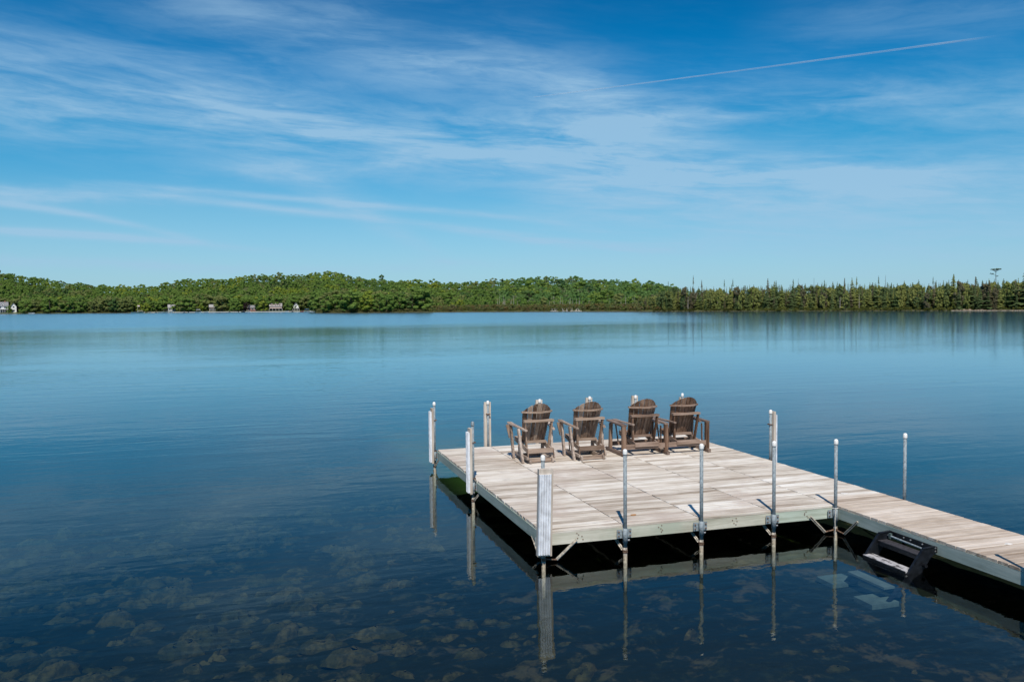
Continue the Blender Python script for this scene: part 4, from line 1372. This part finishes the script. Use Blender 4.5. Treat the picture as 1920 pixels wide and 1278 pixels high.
# =====================================================================
# cottages and boats along the far left shore
# =====================================================================
PM = {}
def pmat(name, col):
    if name not in PM: PM[name] = plain('paint_' + name, col, 0.7, 0.0, 0.08, 2.0)
    return PM[name]
WHITE = pmat('white', (0.78, 0.78, 0.77)); GREYR = pmat('grey_shingle', (0.22, 0.22, 0.23)); LTR = pmat('pale_shingle', (0.33, 0.32, 0.31))
BROWN = pmat('brown_log', (0.26, 0.15, 0.08)); PINK = pmat('pinkish_siding', (0.55, 0.43, 0.38)); RED = pmat('barn_red', (0.32, 0.09, 0.07))
GLASS = pmat('window_glass', (0.03, 0.04, 0.05)); CREAM = pmat('cream', (0.66, 0.60, 0.48)); GREYW = pmat('grey_siding', (0.42, 0.44, 0.46))
BLUE = pmat('blue_canvas', (0.02, 0.16, 0.42)); DK = pmat('dark_canvas', (0.03, 0.035, 0.05)); ALU = pmat('aluminium', (0.55, 0.56, 0.57))


def cottage(x, s, w, d, eave, ridge, wall, roof, label, gable_front=False, wins=(), porch=None, dormers=0, chimney=False, trim=WHITE):
    """house facing the lake: local -Y looks at the water"""
    D = shore(x) + s
    p = at(x, D, gz(x, s) - 0.05)
    dd = ray(x)
    r = thing('cottage', label, 'house', p, math.atan2(dd.y, dd.x) - PI / 2)
    if gable_front:
        MB().prism([(-w / 2, 0), (w / 2, 0), (w / 2, eave), (0, ridge), (-w / 2, eave)], (0, 0, 0), (1, 0, 0), (0, 0, 1), (0, 1, 0), d).obj('wall', wall, r)
        sl = math.hypot(w / 2, ridge - eave)
        rf = MB()
        for k in (-1, 1):
            rf.bar((k * (w / 2 + 0.3), -0.4, eave - 0.2), (0, -0.4, ridge + 0.12), 0.02, 0.02)
            rf.add([(k * (w / 2 + 0.35), -0.45, eave - 0.25), (0, -0.45, ridge + 0.05), (0, d + 0.4, ridge + 0.05), (k * (w / 2 + 0.35), d + 0.4, eave - 0.25),
                    (k * (w / 2 + 0.35), -0.45, eave - 0.05), (0, -0.45, ridge + 0.25), (0, d + 0.4, ridge + 0.25), (k * (w / 2 + 0.35), d + 0.4, eave - 0.05)],
                   [(0, 1, 2, 3), (7, 6, 5, 4), (0, 4, 5, 1), (1, 5, 6, 2), (2, 6, 7, 3), (3, 7, 4, 0)])
        rfo = rf.obj('roof', roof, r)
    else:
        MB().prism([(0, 0), (d, 0), (d, eave), (d / 2, ridge), (0, eave)], (-w / 2, 0, 0), (0, 1, 0), (0, 0, 1), (1, 0, 0), w).obj('wall', wall, r)
        rf = MB()
        for k in (0, 1):
            y0 = -0.4 if k == 0 else d + 0.4
            rf.add([(-w / 2 - 0.3, y0, eave - 0.25), (w / 2 + 0.3, y0, eave - 0.25), (w / 2 + 0.3, d / 2, ridge + 0.05), (-w / 2 - 0.3, d / 2, ridge + 0.05),
                    (-w / 2 - 0.3, y0, eave - 0.05), (w / 2 + 0.3, y0, eave - 0.05), (w / 2 + 0.3, d / 2, ridge + 0.25), (-w / 2 - 0.3, d / 2, ridge + 0.25)],
                   [(0, 1, 2, 3), (7, 6, 5, 4), (0, 4, 5, 1), (1, 5, 6, 2), (2, 6, 7, 3), (3, 7, 4, 0)])
        rfo = rf.obj('roof', roof, r)
    for (wx, wz, ww, wh) in wins:
        f = MB().box((0, 0, 0), (ww + 0.25, 0.08, wh + 0.25)).obj('window', trim, r); f.location = (wx, -0.045, wz)
        g = MB().box((0, 0, 0), (ww, 0.05, wh)).obj('pane', GLASS, f); g.location = (0, -0.045, 0)
    for k in range(dormers):
        wx = (k - (dormers - 1) / 2) * w * 0.31
        dm = MB().prism([(-0.95, 0), (0.95, 0), (0.95, 1.1), (0, 2.0), (-0.95, 1.1)], (wx, 0.35, eave - 0.1), (1, 0, 0), (0, 0, 1), (0, 1, 0), d / 2 - 0.5).obj('dormer', wall, r)
        MB().box((wx, 0.30, eave + 0.55), (0.8, 0.07, 0.9)).obj('pane', GLASS, dm)
        MB().prism([(-1.15, 1.0), (0, 2.1), (1.15, 1.0), (1.15, 1.18), (0, 2.28), (-1.15, 1.18)], (wx, 0.15, eave - 0.1), (1, 0, 0), (0, 0, 1), (0, 1, 0), d / 2 - 0.3).obj('dormer_roof', roof, dm)
    if porch:
        pw, ph, pd = porch
        po = MB().box((0, -pd / 2, ph), (pw, pd, 0.16)).obj('porch_roof', roof, r)
        for k in range(5):
            MB().box((-pw / 2 + 0.2 + k * (pw - 0.4) / 4, -pd + 0.2, ph / 2), (0.16, 0.16, ph)).obj('porch_post', trim, po)
        MB().box((0, -0.03, ph * 0.45), (pw * 0.92, 0.05, ph * 0.72)).obj('porch_opening', GLASS, po)
    if chimney:
        MB().box((w * 0.22, d / 2, ridge + 0.4), (0.7, 0.7, 1.6)).obj('chimney', pmat('brick', (0.30, 0.14, 0.10)), rfo)
    return r


cottage(5, 12, 7.2, 7, 5.2, 8.0, WHITE, GREYR, 'large white house at the left border, partly behind a bushy tree', False, ((-2.2, 1.5, 1.2, 1.2), (0, 1.5, 1.2, 1.2), (-1.5, 4.0, 1, 1), (1.5, 4, 1, 1)), (6, 2.6, 2.0), 1, True)
cottage(25.5, 13, 3.8, 6, 4.6, 7.2, WHITE, GREYR, 'white gabled wing right of the bushy tree at left border', True, ((0, 1.6, 1.3, 1.3), (0, 4.4, 1.0, 1.0)))
cottage(109, 14, 4.6, 6, 3.6, 5.6, GREYW, GREYR, 'grey cottage half hidden under trees on the left shore', True, ((-1.0, 1.6, 1.0, 1.1), (1.0, 1.6, 1.0, 1.1)))
cottage(322, 12, 4.9, 6, 2.8, 4.9, GREYW, LTR, 'pale-roofed cottage behind the dark boat lifts', False, ((-1.4, 1.6, 1.0, 1.0), (1.2, 1.6, 1.2, 1.0)), None, 1)
cottage(363, 11, 3.2, 5, 2.2, 3.8, BROWN, LTR, 'small brown gabled cottage beside a white pontoon boat', True, ((0, 1.3, 0.9, 1.0),))
cottage(398, 14, 4.0, 5, 3.0, 4.6, BROWN, LTR, 'brown log cottage with pale roof under trees', False, ((-1.0, 1.5, 0.9, 1.0), (1.0, 1.5, 0.9, 1.0)), (4.0, 2.0, 1.2))
cottage(473, 11, 5.8, 6, 2.3, 3.8, RED, GREYR, 'low red cottage with grey roof beside a purple-leaved tree', False, ((-1.8, 1.2, 1.2, 1.0), (0.2, 1.2, 1.2, 1.0), (2.0, 1.2, 0.8, 1.0)))
cottage(517, 12, 8.2, 7, 3.2, 5.0, PINK, LTR, 'large pinkish house with three dormers and a long porch', False, (), (9.0, 1.7, 2.0), 3, True)
cottage(555, 13, 3.6, 6, 3.2, 5.2, WHITE, LTR, 'narrow white gabled house with low white porch', True, ((0, 3.4, 0.9, 1.0), (-0.9, 1.4, 0.7, 1.0), (0.9, 1.4, 0.7, 1.0)), (4.6, 1.6, 1.4))


def boat(x, s, L, label, hull=WHITE, canopy=None, group='boats along the far left shore', canopy_h=1.5, turn=0.0, name='boat'):
    D = shore(x) + s
    dd = ray(x)
    r = thing(name, label, 'boat', at(x, D, 0.0), math.atan2(dd.y, dd.x) - PI / 2 + turn, group)
    h = L / 2; w = min(1.2, L * 0.2)
    st_ = [(-h, w * 0.9, 0.0), (-h * 0.4, w, 0.0), (h * 0.45, w * 0.85, 0.05), (h, 0.06, 0.25)]
    pts = []
    for x_, y_, zz in st_:
        pts += [(x_, -y_ * 0.55, -0.10 + zz), (x_, -y_, 0.55 + zz), (x_, y_, 0.55 + zz), (x_, y_ * 0.55, -0.10 + zz)]
    fs = [(0, 1, 2, 3), (15, 14, 13, 12)]
    for i in range(3):
        for k in range(4): fs.append((4 * i + k, 4 * i + 4 + k, 4 * i + 4 + (k + 1) % 4, 4 * i + (k + 1) % 4))
    MB().add(pts, fs).obj('hull', hull, r)
    MB().prism([(-0.5, 0), (0.5, 0), (0.25, 0.45), (-0.35, 0.45)], (0.1 * L, -w * 0.6, 0.55), (1, 0, 0), (0, 0, 1), (0, 1, 0), w * 1.2).obj('windscreen', GLASS, r)
    if canopy:
        cn = MB().prism([(-L * 0.36, 0), (L * 0.30, 0), (L * 0.24, 0.22), (-L * 0.30, 0.22)], (0, -w, canopy_h), (1, 0, 0), (0, 0, 1), (0, 1, 0), 2 * w).obj('canopy', canopy, r)
        for cx in (-L * 0.32, L * 0.26):
            for cy in (-w * 0.9, w * 0.9):
                MB().tube((cx, cy, 0.5), (cx, cy, canopy_h), 0.03, n=5).obj('canopy_pole', ALU, cn)
    return r


boat(57, -1.5, 2.6, 'left one of two small white boats on the beach right of the white house', group=None)
boat(62, -1.0, 2.0, 'right one of two small white boats on the beach right of the white house', group=None)
boat(252, -3, 5.0, 'low white boat moored left of the cream pontoon boat', group=None)
boat(263, -4, 6.2, 'cream pontoon boat with a pale canopy below the yellow-green trees', CREAM, CREAM, None, 1.5)
boat(281, -3, 3.0, 'cream boat moored right of the yellow-green trees', CREAM, None, None)
boat(301, -4, 4.0, 'white boat left of the dark boat lifts', WHITE, None, None)
boat(310, -3, 4.6, 'boat under a dark canvas lift roof before the pale-roofed cottage', WHITE, DK, None, 1.9)
boat(320, -3, 3.6, 'white boat just right of the dark canvas lift roof', WHITE, CREAM, None, 1.4)
boat(372, -3, 4.6, 'white pontoon boat with white canopy beside the brown cottage', WHITE, WHITE, None, 2.0)
boat(387, -3, 3.4, 'small white boat between two brown cottages', WHITE, None, None)
boat(456, -3, 2.8, 'dark covered boat before the purple-leaved tree', DK, DK, None, 1.0)
boat(465, -3, 3.2, 'white boat before the low red cottage', WHITE, CREAM, None, 1.2)
boat(537, -3, 2.6, 'small white boat right of the large pink house', WHITE, None, None)
boat(566, -4, 2.6, 'reddish-brown boat left of the blue canopy', RED, None, None)
boat(576, -4, 4.6, 'boat under a bright blue canvas lift roof by the wooded point', WHITE, BLUE, None, 1.7)
boat(586, -4, 2.6, 'white boat moored right of the blue canopy', WHITE, None, None)
# flag pole, seawall and jetties
p = at(258, shore(258) + 4, 0.5)
fp = thing('flagpole', 'thin white flagpole with small flag below yellow-green trees', 'flagpole', p)
MB().tube((0, 0, 0), (0, 0, 5.2), 0.05, 0.03, 6).obj('pole', WHITE, fp)
MB().box((0.75, 0, 4.6), (1.4, 0.05, 0.9)).obj('flag', pmat('flag_pale', (0.70, 0.55, 0.54)), fp)
for (x0, x1, lab) in ((282, 352, 'low pale seawall before the pale-roofed cottage'), (354, 446, 'low pale seawall before the two brown cottages'), (448, 590, 'low pale seawall before the large pink house')):
    wl = thing('seawall', lab, 'wall', (0, 0, 0))
    n = 10
    for k in range(n):
        a, b_ = x0 + (x1 - x0) * k / n, x0 + (x1 - x0) * (k + 1) / n
        MB().bar(at(a, shore(a) - 0.6, 0.18), at(b_, shore(b_) - 0.6, 0.18), 0.35, 0.65).obj('wall_section', pmat('concrete', (0.50, 0.49, 0.46)), wl)
for x, lab in ((292, 'short pale jetty left of dark boat lifts'), (345, 'short pale jetty left of brown gabled cottage'), (430, 'short pale jetty left of the dark covered boat'), (548, 'short pale jetty before the white gabled house')):
    D = shore(x); jt = thing('jetty', lab, 'jetty', at(x, D, 0))
    d = ray(x); rz = math.atan2(d.y, d.x) - PI / 2; jt.rotation_euler = (0, 0, rz)
    MB().box((0, -5, 0.42), (1.3, 11, 0.14)).obj('deck', LTR, jt)
    for yy in (-9.5, -6, -2.5):
        for xx in (-0.6, 0.6): MB().tube((xx, yy, -2.0), (xx, yy, 0.9), 0.06, n=6).obj('pile', ALU, jt)

# =====================================================================
# water weed, and the contrail
# =====================================================================
M['weed'] = leafmat('water_weed', (0.075, 0.055, 0.030), (0.11, 0.085, 0.045))
for k, (u, v) in enumerate(((-6.05, -3.35), (-5.85, -3.75), (-5.72, -3.50), (-5.60, -3.95), (-5.35, -3.6), (-6.2, -3.9), (-6.45, -3.6))):
    zb = -float(bed_depth(np.array([u]), np.array([v]))[0])
    rr = np.random.default_rng(900 + k)
    H = min(-zb - 0.04, rr.uniform(0.55, 0.85))
    o = thing('water_weed', 'feathery brown water weed standing under the surface at lower left', 'water plant', (u, v, zb), 0, 'water weeds at lower left')
    MB().tube((0, 0, -0.05), (0.02, 0, H), 0.008, 0.003, 5).obj('stem', M['weed'], o)
    Q = []
    for j in range(30):
        z = H * (0.12 + 0.88 * j / 30)
        for i in range(7):
            a = rr.uniform(0, 6.28); L = 0.07 * (1.15 - z / H) + 0.018
            d = np.array([math.cos(a), math.sin(a), 0.35]); s_ = np.array([-math.sin(a), math.cos(a), 0]) * 0.006
            c0 = np.array([0.02 * z / H, 0, z])
            Q.append([c0 - s_, c0 + s_, c0 + d * L + s_ * 0.4, c0 + d * L - s_ * 0.4])
    link('leaves', quad_mesh('leaves', np.array(Q), M['weed']), o)

mt = bpy.data.materials.new('contrail_ice'); mt.use_nodes = True
t = NT(mt.node_tree); b = mt.node_tree.nodes['Principled BSDF']
b.inputs['Base Color'].default_value = (0.85, 0.87, 0.9, 1); b.inputs['Roughness'].default_value = 1.0
oc = t.n('ShaderNodeTexCoord').outputs['Generated']
gxx, _, _ = t.xyz(oc)
n = t.noise(t.n('ShaderNodeNewGeometry').outputs['Position'], 0.0005, 3.0, 0.6)
al = t.mul(t.mul(t.sstep(n, 0.25, 0.7, 0.40, 0.62), t.sstep(gxx, 0.90, 1.0, 1.0, 0.0)), 0.27)
t.put(b.inputs['Alpha'], al)
def skypt(x, y, D):
    d = (FW * FPX + RT * (x - 960) - UP * (y - 639)).normalized()
    return CAM + d * D
A_, B_ = skypt(1000, 182.5, 36000), skypt(1880, 66, 30000)
mb = MB(); N = 40; rg = random.Random(3); pts = []; n_ = 8
dirv = (B_ - A_).normalized(); sidev = dirv.cross(Vector((0, 0, 1))).normalized(); upv = sidev.cross(dirv)
for i in range(N + 1):
    f = i / N
    c = A_.lerp(B_, f) + upv * (-25 * math.sin(PI * f))
    rad = 14 + 16 * min(1, f * 1.5) + rg.uniform(-2, 2)
    for k in range(n_):
        a = 2 * PI * k / n_
        pts.append(c + (sidev * math.cos(a) + upv * math.sin(a)) * rad)
fs = []
for i in range(N):
    for k in range(n_): fs.append((i * n_ + k, i * n_ + (k + 1) % n_, (i + 1) * n_ + (k + 1) % n_, (i + 1) * n_ + k))
mb.add(pts, fs)
tag(mb.obj('contrail', mt), 'thin straight white contrail crossing the upper right of the sky', 'contrail')
